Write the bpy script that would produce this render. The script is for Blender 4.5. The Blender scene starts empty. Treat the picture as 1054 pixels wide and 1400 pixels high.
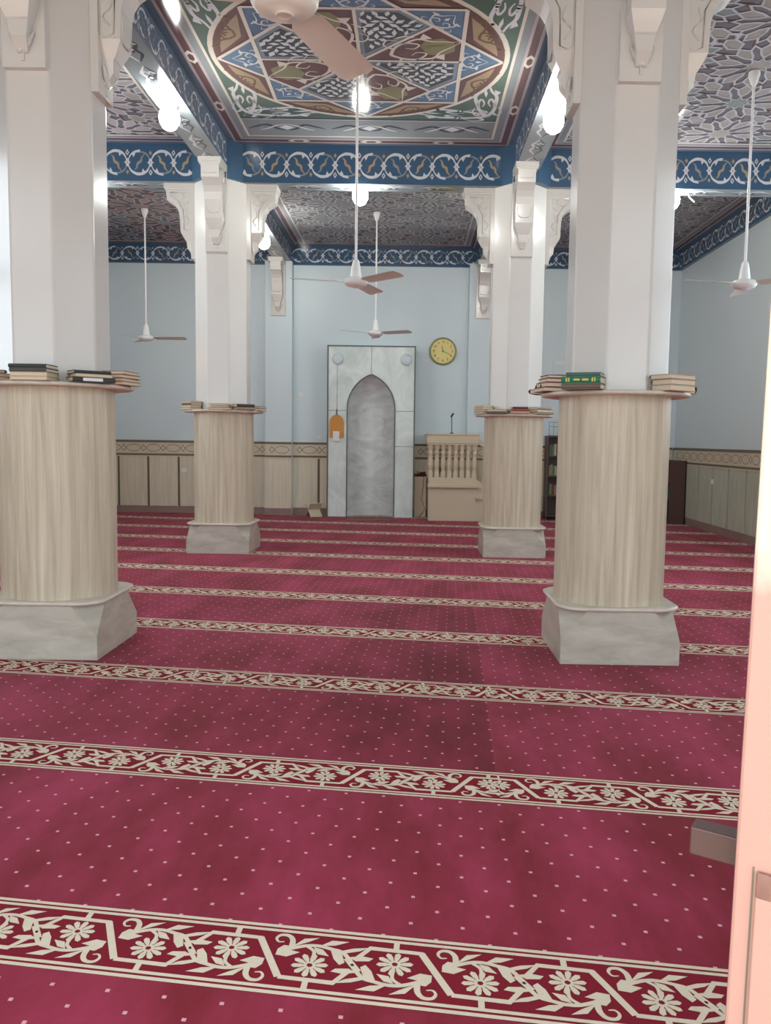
import bpy, bmesh, math, random
from mathutils import Vector, Matrix
random.seed(7)
PI = math.pi
scene = bpy.context.scene
COL = scene.collection

# ------------------------------------------------------------------ helpers
def lin(c):
    return tuple(((x/255)/12.92 if x/255 <= .04045 else ((x/255+.055)/1.055)**2.4) for x in c)

def new_mat(name):
    m = bpy.data.materials.new(name); m.use_nodes = True
    nt = m.node_tree; b = nt.nodes['Principled BSDF']
    return m, nt, b

def mat(name, rgb, rough=.5, metal=0., var=.06, scale=6., stretch=(1, 1, 1), bump=0., spec=.5):
    """plain painted / cast material with a faint procedural mottling"""
    m, nt, b = new_mat(name)
    c = lin(rgb)
    tc = nt.nodes.new('ShaderNodeTexCoord'); mp = nt.nodes.new('ShaderNodeMapping')
    mp.inputs['Scale'].default_value = stretch
    nz = nt.nodes.new('ShaderNodeTexNoise'); nz.inputs['Scale'].default_value = scale
    nz.inputs['Detail'].default_value = 4
    mx = nt.nodes.new('ShaderNodeMix'); mx.data_type = 'RGBA'
    mx.inputs[6].default_value = (*[x*(1-var) for x in c], 1)
    mx.inputs[7].default_value = (*[min(1, x*(1+var)) for x in c], 1)
    L = nt.links
    L.new(tc.outputs['Object'], mp.inputs[0]); L.new(mp.outputs[0], nz.inputs['Vector'])
    L.new(nz.outputs['Fac'], mx.inputs[0]); L.new(mx.outputs[2], b.inputs['Base Color'])
    b.inputs['Roughness'].default_value = rough; b.inputs['Metallic'].default_value = metal
    b.inputs['Specular IOR Level'].default_value = spec
    if bump:
        bp = nt.nodes.new('ShaderNodeBump'); bp.inputs['Strength'].default_value = bump
        bp.inputs['Distance'].default_value = .004
        L.new(nz.outputs['Fac'], bp.inputs['Height']); L.new(bp.outputs[0], b.inputs['Normal'])
    return m

def emit(name, rgb, s):
    m, nt, b = new_mat(name)
    b.inputs['Base Color'].default_value = (*rgb, 1)
    b.inputs['Emission Color'].default_value = (*rgb, 1)
    b.inputs['Emission Strength'].default_value = s
    return m

class MB:
    """collects polygons with material slots and links them as ONE mesh object"""
    def __init__(self): self.v = []; self.f = []; self.m = []; self.sm = []
    def poly(self, pts, mi=0, smooth=False):
        n = len(self.v); self.v += [tuple(p) for p in pts]
        self.f.append(tuple(range(n, n+len(pts)))); self.m.append(mi); self.sm.append(smooth)
    def grid(self, rows, mi=0, close=False, smooth=True):
        n = len(self.v); w = len(rows[0])
        for r in rows: self.v += [tuple(p) for p in r]
        for i in range(len(rows)-1):
            for j in range(w if close else w-1):
                k = (j+1) % w
                self.f.append((n+i*w+j, n+i*w+k, n+(i+1)*w+k, n+(i+1)*w+j)); self.m.append(mi); self.sm.append(smooth)
    def box(self, x0, x1, y0, y1, z0, z1, mi=0):
        n = len(self.v)
        self.v += [(x0, y0, z0), (x1, y0, z0), (x1, y1, z0), (x0, y1, z0), (x0, y0, z1), (x1, y0, z1), (x1, y1, z1), (x0, y1, z1)]
        for q in ((3, 2, 1, 0), (4, 5, 6, 7), (0, 1, 5, 4), (1, 2, 6, 5), (2, 3, 7, 6), (3, 0, 4, 7)):
            self.f.append(tuple(n+i for i in q)); self.m.append(mi); self.sm.append(False)
    def lathe(self, prof, cx=0, cy=0, n=24, mi=0, smooth=True, caps=True):
        rows = [[(cx+r*math.cos(2*PI*j/n), cy+r*math.sin(2*PI*j/n), z) for j in range(n)] for r, z in prof]
        self.grid(rows, mi, True, smooth)
        if caps:
            self.poly(rows[0][::-1], mi); self.poly(rows[-1], mi)
    def prism(self, pts, z0, z1, mi=0):
        self.grid([[(x, y, z0) for x, y in pts], [(x, y, z1) for x, y in pts]], mi, True, False)
        self.poly([(x, y, z0) for x, y in pts][::-1], mi); self.poly([(x, y, z1) for x, y in pts], mi)
    def tube(self, pts, r, n=8, mi=0):
        pts = [Vector(p) for p in pts]; rows = []
        for i, p in enumerate(pts):
            t = (pts[min(i+1, len(pts)-1)]-pts[max(i-1, 0)]).normalized()
            a = t.cross(Vector((0, 0, 1)) if abs(t.z) < .9 else Vector((1, 0, 0))).normalized(); b = t.cross(a)
            rr = r[i] if isinstance(r, (list, tuple)) else r
            rows.append([tuple(p+a*rr*math.cos(2*PI*j/n)+b*rr*math.sin(2*PI*j/n)) for j in range(n)])
        self.grid(rows, mi, True, True); self.poly(rows[0][::-1], mi); self.poly(rows[-1], mi)
    def xf(self, M, start=0):
        for i in range(start, len(self.v)): self.v[i] = tuple(M @ Vector(self.v[i]))
    def build(self, name, mats, parent=None, loc=None, recalc=True, bevel=0):
        me = bpy.data.meshes.new(name); me.from_pydata(self.v, [], self.f)
        for mm in (mats if isinstance(mats, (list, tuple)) else [mats]): me.materials.append(mm)
        me.polygons.foreach_set('material_index', self.m); me.polygons.foreach_set('use_smooth', self.sm)
        if recalc:
            bm = bmesh.new(); bm.from_mesh(me); bmesh.ops.recalc_face_normals(bm, faces=bm.faces); bm.to_mesh(me); bm.free()
        me.update()
        o = bpy.data.objects.new(name, me); COL.objects.link(o)
        if parent: o.parent = parent
        if loc: o.location = loc
        if bevel:
            md = o.modifiers.new('bevel', 'BEVEL'); md.width = bevel; md.segments = 2; md.limit_method = 'ANGLE'
        return o

def tag(o, label=None, cat=None, group=None, kind=None):
    if label: o['label'] = label
    if cat: o['category'] = cat
    if group: o['group'] = group
    if kind: o['kind'] = kind
    return o
def thing(name, label, cat, loc=(0, 0, 0), rz=0, group=None):
    o = bpy.data.objects.new(name, None); COL.objects.link(o); o.location = loc; o.rotation_euler = (0, 0, rz)
    o.empty_display_size = .1
    return tag(o, label, cat, group)
def struct(name, mb, m, **k):
    return tag(mb.build(name, m, **k), kind='structure')

def smooth_path(pts, sub=5):
    P = [Vector((p[0], p[1])) for p in pts]; out = []
    for i in range(len(P)-1):
        p0 = P[max(i-1, 0)]; p1 = P[i]; p2 = P[i+1]; p3 = P[min(i+2, len(P)-1)]
        for s in range(sub):
            t = s/sub
            out.append(.5*((2*p1)+(p2-p0)*t+(2*p0-5*p1+4*p2-p3)*t*t+(3*p1-p0-3*p2+p3)*t**3))
    out.append(P[-1]); return out

class Paint:
    """flat painted / woven figures: polygons in a 2-D frame, put on a surface by a map (s,t,h)->xyz"""
    def __init__(self, mb, fmap): self.mb = mb; self.f = fmap
    def poly(self, pts, mi, h=1):
        self.n = getattr(self, 'n', 0)+1; h += .035*(self.n % 13)      # no two coats share one plane
        self.mb.poly([self.f(p[0], p[1], h) for p in pts], mi)
    def stroke(self, pts, w, mi, h=1, smooth=True, sub=5, taper=None, closed=False):
        P = smooth_path(pts, sub) if smooth else [Vector((p[0], p[1])) for p in pts]
        n = len(P); A = []; B = []
        for i, p in enumerate(P):
            if closed:
                d = P[(i+1) % n]-P[i-1]; d1 = (P[i]-P[i-1]); d2 = (P[(i+1) % n]-P[i])
            else:
                d = P[min(i+1, n-1)]-P[max(i-1, 0)]; d1 = P[i]-P[max(i-1, 0)]; d2 = P[min(i+1, n-1)]-P[i]
            if d.length < 1e-9: d = Vector((1, 0))
            nn = Vector((-d.y, d.x)).normalized(); k = 1.
            if d1.length > 1e-9 and d2.length > 1e-9 and not smooth:
                c = max(-1, min(1, d1.normalized().dot(d2.normalized()))); k = 1/max(.5, math.sqrt((1+c)/2))
            t = i/(n-1)
            ww = w*k
            if taper == 'both': ww *= .18+.82*math.sin(PI*t)
            elif taper == 'end': ww *= 1-.8*t
            elif taper == 'start': ww *= .2+.8*t
            A.append(p+nn*ww/2); B.append(p-nn*ww/2)
        for i in range(n if closed else n-1):
            j = (i+1) % n
            self.poly([A[i], A[j], B[j], B[i]], mi, h)
    def disc(self, c, r, mi, h=1, n=14, ry=None):
        ry = ry or r
        self.poly([(c[0]+r*math.cos(2*PI*k/n), c[1]+ry*math.sin(2*PI*k/n)) for k in range(n)], mi, h)
    def flower(self, c, r, mi, hole, h=1, n=10):
        for k in range(n):
            a = 2*PI*k/n+.15; ca, sa = math.cos(a), math.sin(a)
            pts = []
            for (x, y) in ((.22, -.05), (.55, -.15), (.85, -.16), (1., 0), (.85, .16), (.55, .15), (.22, .05)):
                pts.append((c[0]+r*(x*ca-y*sa), c[1]+r*(x*sa+y*ca)))
            self.poly(pts, mi, h)
        self.disc(c, r*.32, mi, h, 10); self.disc(c, r*.16, hole, h+.7, 8)

# ------------------------------------------------------------------ materials
M = {}
M['white'] = mat('white_gloss_paint', (214, 211, 205), .2, var=.02)
M['wallp'] = mat('pale_grey_wall_paint', (210, 223, 227), .38, var=.03, scale=1.2)
M['wallr'] = mat('grey_side_wall_paint', (208, 219, 221), .4, var=.03, scale=1.2)
M['rod'] = mat('white_enamel', (232, 232, 230), .3, var=.01)
M['blade'] = mat('beige_metal_blade', (228, 224, 214), .35, var=.03)
M['marb_plinth'] = None
M['dark'] = mat('dark_groove', (112, 102, 84), .6)
M['basebd'] = mat('brownish_pink_skirting', (150, 124, 116), .5, var=.12, scale=9)
M['brown'] = mat('dark_brown_wood', (82, 56, 50), .45, var=.15, scale=5, stretch=(6, 6, 1))
M['pulpit'] = mat('beige_pulpit_paint', (208, 193, 166), .45, var=.03)
M['switch'] = mat('white_plastic', (228, 228, 222), .35, var=.01)
M['orange'] = mat('orange_wood', (206, 142, 66), .5, var=.2, scale=30)
M['paper'] = mat('white_paper', (232, 232, 230), .6, var=.02)
M['black'] = mat('black_metal', (40, 42, 44), .4)
M['redbead'] = mat('dark_red_beads', (92, 34, 34), .4)
M['clockface'] = mat('yellow_clock_face', (234, 218, 140), .5, var=.02)
M['clockrim'] = mat('olive_clock_rim', (150, 148, 104), .35)
M['greydark'] = mat('grey_trim_line', (100, 108, 106), .4)
M['pink'] = None
M['bulb'] = emit('cfl_bulb', (.99, 1., .95), 34.)
M['stain'] = emit('orange_lit_glass', (1., .42, .09), .8)
M['purple'] = mat('purple_brown_frame', (96, 70, 78), .5)

def veined(name, c1, c2, scale, stretch, rough, wscale=0, dist=2., contrast=(.35, .75), spec=.5):
    m, nt, b = new_mat(name); L = nt.links
    tc = nt.nodes.new('ShaderNodeTexCoord'); mp = nt.nodes.new('ShaderNodeMapping'); mp.inputs['Scale'].default_value = stretch
    nz = nt.nodes.new('ShaderNodeTexNoise'); nz.inputs['Scale'].default_value = scale; nz.inputs['Detail'].default_value = 8
    nz.inputs['Roughness'].default_value = .62; nz.inputs['Distortion'].default_value = dist
    cr = nt.nodes.new('ShaderNodeValToRGB')
    cr.color_ramp.elements[0].position = contrast[0]; cr.color_ramp.elements[1].position = contrast[1]
    cr.color_ramp.elements[0].color = (*lin(c1), 1); cr.color_ramp.elements[1].color = (*lin(c2), 1)
    L.new(tc.outputs['Object'], mp.inputs[0]); L.new(mp.outputs[0], nz.inputs['Vector']); L.new(nz.outputs['Fac'], cr.inputs[0])
    L.new(cr.outputs[0], b.inputs['Base Color']); b.inputs['Roughness'].default_value = rough
    b.inputs['Specular IOR Level'].default_value = spec
    return m
M['drum'] = veined('vertical_grain_marble', (178, 163, 139), (221, 210, 187), 4., (5, 5, .22), .42, dist=.6, contrast=(.3, .72))
M['marb_plinth'] = veined('grey_plinth_marble', (174, 168, 153), (208, 202, 188), 3., (1, 1, 3.5), .35, dist=.8)
M['slab'] = veined('cream_slab_marble', (206, 194, 178), (224, 214, 200), 4, (1, 1, 1), .35)
M['mihrab'] = veined('white_grey_marble', (198, 209, 205), (232, 241, 237), 1.6, (1, 1, .8), .3, dist=1.6, contrast=(.3, .62))
M['niche'] = veined('grey_niche_marble', (182, 187, 185), (220, 225, 223), 1.8, (1, 1, 2.2), .22, dist=1.2, contrast=(.3, .7))
M['panel'] = veined('striped_wall_marble', (206, 196, 172), (226, 216, 194), 5., (6, 6, .25), .4, dist=.4)
M['panel_r'] = veined('greenish_wall_marble', (176, 177, 158), (200, 201, 182), 4., (3, 3, .4), .4, dist=1.)
M['frieze'] = mat('beige_frieze', (208, 195, 170), .45, var=.04)
M['friezeline'] = mat('dark_frieze_line', (124, 110, 90), .5)

# ceiling paints (glossy enamel)
def enamel(n, c, rough=.11): return mat(n, c, rough, var=.05, scale=3, spec=.22)
P_ = {}
for k, c in dict(blue=(64, 93, 120), deep=(58, 72, 104), pale=(206, 208, 212), tan=(168, 150, 124), grey=(132, 138, 142), silver=(134, 142, 146),
                 dark=(78, 82, 88), green=(84, 104, 96), maroon=(106, 80, 82), orange=(158, 138, 116), cream=(210, 202, 192),
                 mauve=(176, 164, 168), slate=(100, 116, 134), sky=(96, 120, 146), olive=(134, 130, 100), brown=(112, 92, 72),
                 g1=(156, 150, 145), g2=(132, 128, 130), g3=(134, 142, 140), g4=(114, 110, 114), strap=(184, 182, 187),
                 red=(168, 132, 130), bluegrey=(126, 138, 152)).items():
    P_[k] = enamel('ceiling_paint_'+k, c)

# carpet
def carpet_material():
    m, nt, b = new_mat('crimson_carpet_pile'); L = nt.links; N = nt.nodes
    uv = N.new('ShaderNodeUVMap'); uv.uv_map = 'weave'
    sep = N.new('ShaderNodeSeparateXYZ'); L.new(uv.outputs[0], sep.inputs[0])
    def mth(op, a, bb=None, cc=None):
        n = N.new('ShaderNodeMath'); n.operation = op
        for i, x in enumerate((a, bb, cc)):
            if x is None: continue
            if isinstance(x, (int, float)): n.inputs[i].default_value = x
            else: L.new(x, n.inputs[i])
        return n.outputs[0]
    u, v = sep.outputs[0], sep.outputs[1]
    U = mth('DIVIDE', u, .148); V = mth('DIVIDE', v, .139)
    def dots(off):
        a = mth('ABSOLUTE', mth('SUBTRACT', mth('FRACT', mth('ADD', U, off)), .5))
        c = mth('ABSOLUTE', mth('SUBTRACT', mth('FRACT', mth('ADD', V, off)), .5))
        return mth('MULTIPLY', mth('LESS_THAN', a, .037), mth('LESS_THAN', c, .041))
    dd = mth('MAXIMUM', dots(.13), dots(.63))
    nz = N.new('ShaderNodeTexNoise'); nz.inputs['Scale'].default_value = 1.6; nz.inputs['Detail'].default_value = 5; nz.inputs['Roughness'].default_value = .6
    mpv = N.new('ShaderNodeMapping'); mpv.inputs['Scale'].default_value = (1.8, .7, 1); L.new(uv.outputs[0], mpv.inputs[0]); L.new(mpv.outputs[0], nz.inputs['Vector'])
    cr = N.new('ShaderNodeValToRGB'); e = cr.color_ramp.elements
    e[0].position = .38; e[1].position = .66
    e[0].color = (*lin((130, 33, 44)), 1); e[1].color = (*lin((168, 54, 82)), 1)
    L.new(nz.outputs['Fac'], cr.inputs[0])
    # pile brushed the other way on the piece left of the seam
    mr = N.new('ShaderNodeMapRange'); mr.interpolation_type = 'SMOOTHSTEP'
    mr.inputs[1].default_value = -1.1; mr.inputs[2].default_value = .1
    L.new(u, mr.inputs[0])
    left = mth('MULTIPLY', mth('LESS_THAN', u, .205), mr.outputs[0])
    rows = mth('MULTIPLY', mth('GREATER_THAN', v, 3.27), mth('LESS_THAN', v, 7.0))
    nap = mth('MULTIPLY', left, rows)
    mul = N.new('ShaderNodeMix'); mul.data_type = 'RGBA'; mul.blend_type = 'MULTIPLY'
    L.new(mth('MULTIPLY', nap, .8), mul.inputs[0]); L.new(cr.outputs[0], mul.inputs[6]); mul.inputs[7].default_value = (.62, .42, .4, 1)
    mx = N.new('ShaderNodeMix'); mx.data_type = 'RGBA'
    L.new(dd, mx.inputs[0]); L.new(mul.outputs[2], mx.inputs[6]); mx.inputs[7].default_value = (*lin((226, 170, 178)), 1)
    L.new(mx.outputs[2], b.inputs['Base Color'])
    b.inputs['Roughness'].default_value = .9; b.inputs['Specular IOR Level'].default_value = .1
    b.inputs['Sheen Weight'].default_value = .1; b.inputs['Sheen Roughness'].default_value = .5
    b.inputs['Sheen Tint'].default_value = (1, .75, .85, 1)
    n2 = N.new('ShaderNodeTexNoise'); n2.inputs['Scale'].default_value = 260
    L.new(uv.outputs[0], n2.inputs['Vector'])
    bp = N.new('ShaderNodeBump'); bp.inputs['Strength'].default_value = .25; bp.inputs['Distance'].default_value = .003
    L.new(n2.outputs['Fac'], bp.inputs['Height']); L.new(bp.outputs[0], b.inputs['Normal'])
    return m
M['carpet'] = carpet_material()
M['weave'] = mat('cream_woven_border', (230, 214, 190), .9, var=.06, scale=60, spec=.1)
M['carpet_plain'] = mat('crimson_border_ground', (136, 36, 51), .9, var=.1, scale=2, spec=.1)

def door_material():
    m, nt, b = new_mat('pink_cream_door_paint'); L = nt.links; N = nt.nodes
    tc = N.new('ShaderNodeTexCoord'); sep = N.new('ShaderNodeSeparateXYZ'); L.new(tc.outputs['Object'], sep.inputs[0])
    nz = N.new('ShaderNodeTexNoise'); nz.inputs['Scale'].default_value = 14; nz.inputs['Detail'].default_value = 6
    L.new(tc.outputs['Object'], nz.inputs['Vector'])
    a = N.new('ShaderNodeMath'); a.operation = 'MULTIPLY_ADD'; a.inputs[1].default_value = .12
    L.new(nz.outputs['Fac'], a.inputs[0]); L.new(sep.outputs[2], a.inputs[2])
    mr = N.new('ShaderNodeMapRange'); mr.inputs[1].default_value = 1.30; mr.inputs[2].default_value = 1.34
    L.new(a.outputs[0], mr.inputs[0])
    mx = N.new('ShaderNodeMix'); mx.data_type = 'RGBA'
    mx.inputs[6].default_value = (*lin((184, 138, 124)), 1); mx.inputs[7].default_value = (*lin((204, 188, 170)), 1)  # pink lower down, cream higher up, with a noisy edge between
    L.new(mr.outputs[0], mx.inputs[0]); L.new(mx.outputs[2], b.inputs['Base Color'])
    b.inputs['Roughness'].default_value = .45
    bp = N.new('ShaderNodeBump'); bp.inputs['Strength'].default_value = .3; bp.inputs['Distance'].default_value = .004
    L.new(nz.outputs['Fac'], bp.inputs['Height']); L.new(bp.outputs[0], b.inputs['Normal'])
    return m
M['pink'] = door_material()

# ------------------------------------------------------------------ room numbers
XL, XR, YF, YB, ZC = -5.76, 4.78, .62, 15.05, 4.79
COLS = [('FL', -2.287, 5.38), ('FR', 1.326, 5.45), ('BL', -2.277, 10.13), ('BR', 1.252, 10.15)]
YBX = (5.41, 10.08)           # cross beams
XBY = (-2.295, 1.29)          # lengthwise beams
HB = .14

# ------------------------------------------------------------------ shell
b = MB(); b.box(XL-.3, XR+.3, YF-.35, YB+.5, -.2, 0); struct('floor', b, mat('screed', (150, 145, 138), .8))
b = MB(); b.box(-14, 14, -16, YF-.35, -.25, -.05); struct('floor_courtyard', b, mat('pale_courtyard_paving', (214, 190, 168), .8, var=.1, scale=2))
b = MB(); b.box(XL-.3, XR+.3, YF-.35, YB+.5, ZC+.02, ZC+.3); struct('ceiling', b, P_['grey'])
b = MB(); b.box(XL-.3, XR+.3, YB, YB+.5, 0, ZC+.02); struct('wall_back', b, M['wallp'])
ADDED_WIN = [(2.0, 3.4), (6.1, 10.3)]            # unseen side windows added to bring daylight into the hall
WZ = (1.75, 4.2)
for nm, xa, xb in (('wall_left', XL-.3, XL), ('wall_right', XR, XR+.3)):
    b = MB(); ye = [YF-.2]+[y for q in ADDED_WIN for y in q]+[YB]
    for i in range(0, len(ye), 2): b.box(xa, xb, ye[i], ye[i+1], 0, ZC+.02)
    for q in ADDED_WIN: b.box(xa, xb, q[0], q[1], 0, WZ[0]); b.box(xa, xb, q[0], q[1], WZ[1], ZC+.02)
    struct(nm, b, M['wallr'])
wn = 2
for xa in (XL-.18, XR+.12):
    for q in ADDED_WIN:
        b = MB()
        for k in range(5):
            y = q[0]+(q[1]-q[0]-.06)*k/4; b.box(xa, xa+.06, y, y+.06, *WZ)
        for z in (WZ[0], (WZ[0]+WZ[1])/2, WZ[1]-.06): b.box(xa, xa+.06, q[0], q[1], z, z+.06)
        struct('window_%d' % wn, b, M['white']); wn += 1  # frames of the added side windows
# front wall with the doorway the picture is taken through, with unseen side doorways and high windows added for daylight
b = MB()
y0, y1 = YF-.3, YF
xs = [XL-.3, -5.1, -2.9, -1.35, 1.05, 2.1, 4.2, XR+.3]
for i in range(0, 7, 2): b.box(xs[i], xs[i+1], y0, y1, 0, ZC+.02)
for i in (1, 3, 5):
    b.box(xs[i], xs[i+1], y0, y1, 2.95, 3.15); b.box(xs[i], xs[i+1], y0, y1, 4.35, ZC+.02)
struct('wall_front', b, M['wallp'])
b = MB()
for i in (1, 3, 5):
    for x in (xs[i], (xs[i]+xs[i+1])/2-.03, xs[i+1]-.06): b.box(x, x+.06, y0+.1, y0+.16, 3.15, 4.35)
    b.box(xs[i], xs[i+1], y0+.1, y0+.16, 3.15, 3.21); b.box(xs[i], xs[i+1], y0+.1, y0+.16, 4.29, 4.35)
struct('trim_1', b, M['white'])  # frames of the added high windows

# pilasters on the back wall
for k, (xa, xb) in enumerate(((-2.61, -2.13), (1.0, 1.5))):
    b = MB(); b.box(xa, xb, YB-.18, YB+.01, 0, 4.5); struct('trim_%d' % (2+k), b, M['wallp'], bevel=.006)

# wainscot: marble panels, dark joints, interlaced frieze, skirting
def wainscot(name, p0, p1, grooves, pm, thick=.03, first=0.):
    """runs from p0 to p1 (room side is to the right of travel p1->p0 as seen from above)"""
    P0 = Vector((p0[0], p0[1], 0)); P1 = Vector((p1[0], p1[1], 0)); d = (P1-P0); Lh = d.length; d.normalize()
    nrm = Vector((d.y, -d.x, 0))
    mb = MB()
    def f(s, t, h=0): return tuple(P0+d*s+nrm*h+Vector((0, 0, t)))
    def blk(s0, s1, t0, t1, h, mi):
        n = len(mb.v)
        mb.box(s0, s1, 0, h, t0, t1, mi)
        for i in range(n, len(mb.v)):
            s, hh, t = mb.v[i]; mb.v[i] = f(s, t, hh)
    blk(0, Lh, 0, .135, thick-.012, 3)
    edges = [0]+[g for g in grooves if 0 < g < Lh]+[Lh]
    for i in range(len(edges)-1):
        a = edges[i]+(.022 if i else 0); c = edges[i+1]-(.022 if i < len(edges)-2 else 0)
        blk(a, c, .135, 1.03, thick, 0)
    blk(0, Lh, .135, 1.03, thick-.02, 1)
    blk(0, Lh, 1.03, 1.05, thick+.012, 2)
    blk(0, Lh, 1.05, 1.085, thick+.004, 1)
    blk(0, Lh, 1.085, 1.285, thick, 2)
    blk(0, Lh, 1.285, 1.325, thick+.01, 1)
    p = Paint(mb, lambda s, t, h: f(s, t, thick+.0012*h))
    per = .358; s = first
    c0 = 1.185
    while s < Lh-.05:
        def inside(q): return all(.0 <= x[0] <= Lh for x in q)
        q = [(s+.045, c0), (s, c0+.055), (s-.045, c0), (s, c0-.055)]
        if inside(q): p.stroke(q, .011, 4, smooth=False, closed=True)
        for sg in (1, -1):
            q = [(s, c0+sg*.055), (s+.045, c0), (s+.085, c0+sg*.04), (s+.13, c0+sg*.06), (s+.229, c0+sg*.06), (s+.272, c0+sg*.04), (s+.313, c0), (s+.358, c0+sg*.055)]
            q = [x for x in q if 0 <= x[0] <= Lh]
            if len(q) > 2: p.stroke(q, .010, 4, h=1.5, smooth=False)
        s += per
    return struct(name, mb, [pm, M['dark'], M['frieze'], M['basebd'], M['friezeline']])
tn = 4
def T():
    global tn
    tn += 1; return 'trim_%d' % (tn-1)
wainscot(T(), (XL+.05, YB), (-2.61, YB), [(-5.293-XL)-.05, (-4.754-XL)-.05, (-4.202-XL)-.05, (-3.65-XL)-.05, (-3.1-XL)-.05], M['panel'], first=.16)
wainscot(T(), (-2.61, YB-.18), (-2.13, YB-.18), [], M['panel'], first=.13)
wainscot(T(), (-2.13, YB), (-1.466, YB), [.469], M['panel'], first=.12)
wainscot(T(), (.05, YB), (1.0, YB), [.5], M['panel'], first=.13)
wainscot(T(), (1.0, YB-.18), (1.5, YB-.18), [], M['panel'], first=.13)
wainscot(T(), (1.5, YB), (XR-.05, YB), [.4, .95, 1.5, 2.05, 2.6], M['panel'], first=.2)
wainscot(T(), (XR, YB-.05), (XR, YF), [YB-.05-y for y in [14.3-.65*k for k in range(20)]], M['panel_r'], first=.2)
wainscot(T(), (XL, YF), (XL, YB-.05), [.65*k for k in range(1, 22)], M['panel_r'], first=.2)

# ------------------------------------------------------------------ painted beams and friezes
def arabesque_band(p, L, c, H, tone=0):
    """interlaced crescents and little rosettes along a band; s from 0..L, centre t=c, height H"""
    n = max(1, round(L/.27)); h = L/n; k = H/.31
    pale, tan, grey, dark = 1, 2, 3, 4
    for i in range(n):
        a = i*h; m = a+h/2; e = a+h; sg = 1 if i % 2 else -1
        def Y(t): return c+t*k*sg
        # lower crescent
        q = [(a+.006, Y(-.02)), (a+h*.14, Y(-.088)), (a+h*.34, Y(-.126)), (a+h*.5, Y(-.134)), (a+h*.7, Y(-.124)), (a+h*.87, Y(-.088)), (e-.006, Y(-.02))]
        p.stroke(q, .034*k, pale, 1, taper='both', sub=4)
        p.poly([(a+h*.62, Y(-.115)), (a+h*.76, Y(-.105)), (a+h*.66, Y(-.07))], pale, 1)
        # upper crescent (half pale, half tan)
        q = [(a+.006, Y(.02)), (a+h*.14, Y(.088)), (a+h*.34, Y(.126)), (a+h*.56, Y(.134))]
        p.stroke(q, .034*k, pale, 1, taper='start', sub=4)
        p.poly([(a+h*.2, Y(.10)), (a+h*.36, Y(.112)), (a+h*.26, Y(.06))], pale, 1)
        q = [(a+h*.5, Y(.128)), (a+h*.66, Y(.12)), (a+h*.86, Y(.09)), (e-.006, Y(.02))]
        p.stroke(q, .022*k, grey, 1, taper='both', sub=4)
        # inner twisted leaf
        q = [(a+h*.3, Y(-.085)), (a+h*.4, Y(-.06)), (a+h*.44, Y(-.01)), (a+h*.58, Y(.012)), (a+h*.62, Y(.06)), (a+h*.74, Y(.10))]
        p.stroke(q, .03*k, tan if i % 3 else grey, 1, taper='both', sub=4)
        p.poly([(a+h*.42, Y(-.03)), (a+h*.5, Y(-.018)), (a+h*.6, Y(.03)), (a+h*.5, Y(.02))], tan, 1.5)
    for i in range(n+1):
        s = i*h; sg = 1 if i % 2 else -1
        if s < .03 or s > L-.03: continue
        def Y(t): return c+t*k*sg
        p.disc((s, Y(0)), .022, pale, 2, 12, .05*k)
        p.poly([(s-.042, Y(0)), (s, Y(-.022)), (s+.042, Y(0)), (s, Y(.022))], pale, 2.2)
        p.disc((s, Y(0)), .007, tan, 3, 8, .012*k)
        p.poly([(s-.022, Y(.115)), (s, Y(.08)), (s+.022, Y(.115)), (s, Y(.152))], pale, 2)
        p.poly([(s-.010, Y(.115)), (s, Y(.10)), (s+.010, Y(.115)), (s, Y(.132))], dark, 3)
        p.poly([(s-.018, Y(-.11)), (s, Y(-.085)), (s+.018, Y(-.11)), (s, Y(-.14))], tan, 2)

def swirl_band(p, L, c, W, per=.55):
    """open swirls with a lozenge, as on the undersides"""
    n = max(1, round(L/per)); h = L/n
    for i in range(n):
        a = i*h
        for sg in (1, -1):
            p.stroke([(a+h*.06, c), (a+h*.2, c+sg*W*.16), (a+h*.34, c+sg*W*.3), (a+h*.5, c+sg*W*.16), (a+h*.66, c+sg*W*.3), (a+h*.8, c+sg*W*.16), (a+h*.94, c)], .034, 4 if sg > 0 else 1, 1, taper='both', sub=4)
            p.stroke([(a+h*.34, c+sg*W*.3), (a+h*.27, c+sg*W*.1), (a+h*.38, c)], .024, 1, 1.4, taper='end', sub=4)
        p.stroke([(a+h*.4, c), (a+h*.5, c+W*.13), (a+h*.6, c), (a+h*.5, c-W*.13)], .016, 4, 1.6, closed=True, smooth=False)
        p.disc((a+h*.5, c), .02, 1, 2, 8)

BEAM_X = [P_['blue'], P_['pale'], P_['tan'], P_['grey'], P_['dark'], P_['silver']]
BEAM_Y = [P_['slate'], P_['pale'], P_['bluegrey'], P_['grey'], P_['dark'], P_['silver'], P_['blue']]
def beam_x(name, x0, x1, yc):
    mb = MB(); zb = 4.36
    mb.box(x0, x1, yc-HB, yc+HB, zb, ZC, 0)
    mb.poly([(x0, yc-HB, zb-.002), (x1, yc-HB, zb-.002), (x1, yc+HB, zb-.002), (x0, yc+HB, zb-.002)], 5)
    L = x1-x0
    arabesque_band(Paint(mb, lambda s, t, h: (x0+s, yc-HB-.0015*h, t)), L, 4.565, .30)
    mb2 = Paint(mb, lambda s, t, h: (x0+s, yc+HB+.0015*h, t)); arabesque_band(mb2, L, 4.565, .30)
    swirl_band(Paint(mb, lambda s, t, h: (x0+s, yc+t, zb-.002-.001*h)), L, 0, .2)
    return struct(name, mb, BEAM_X, recalc=False)
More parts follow.
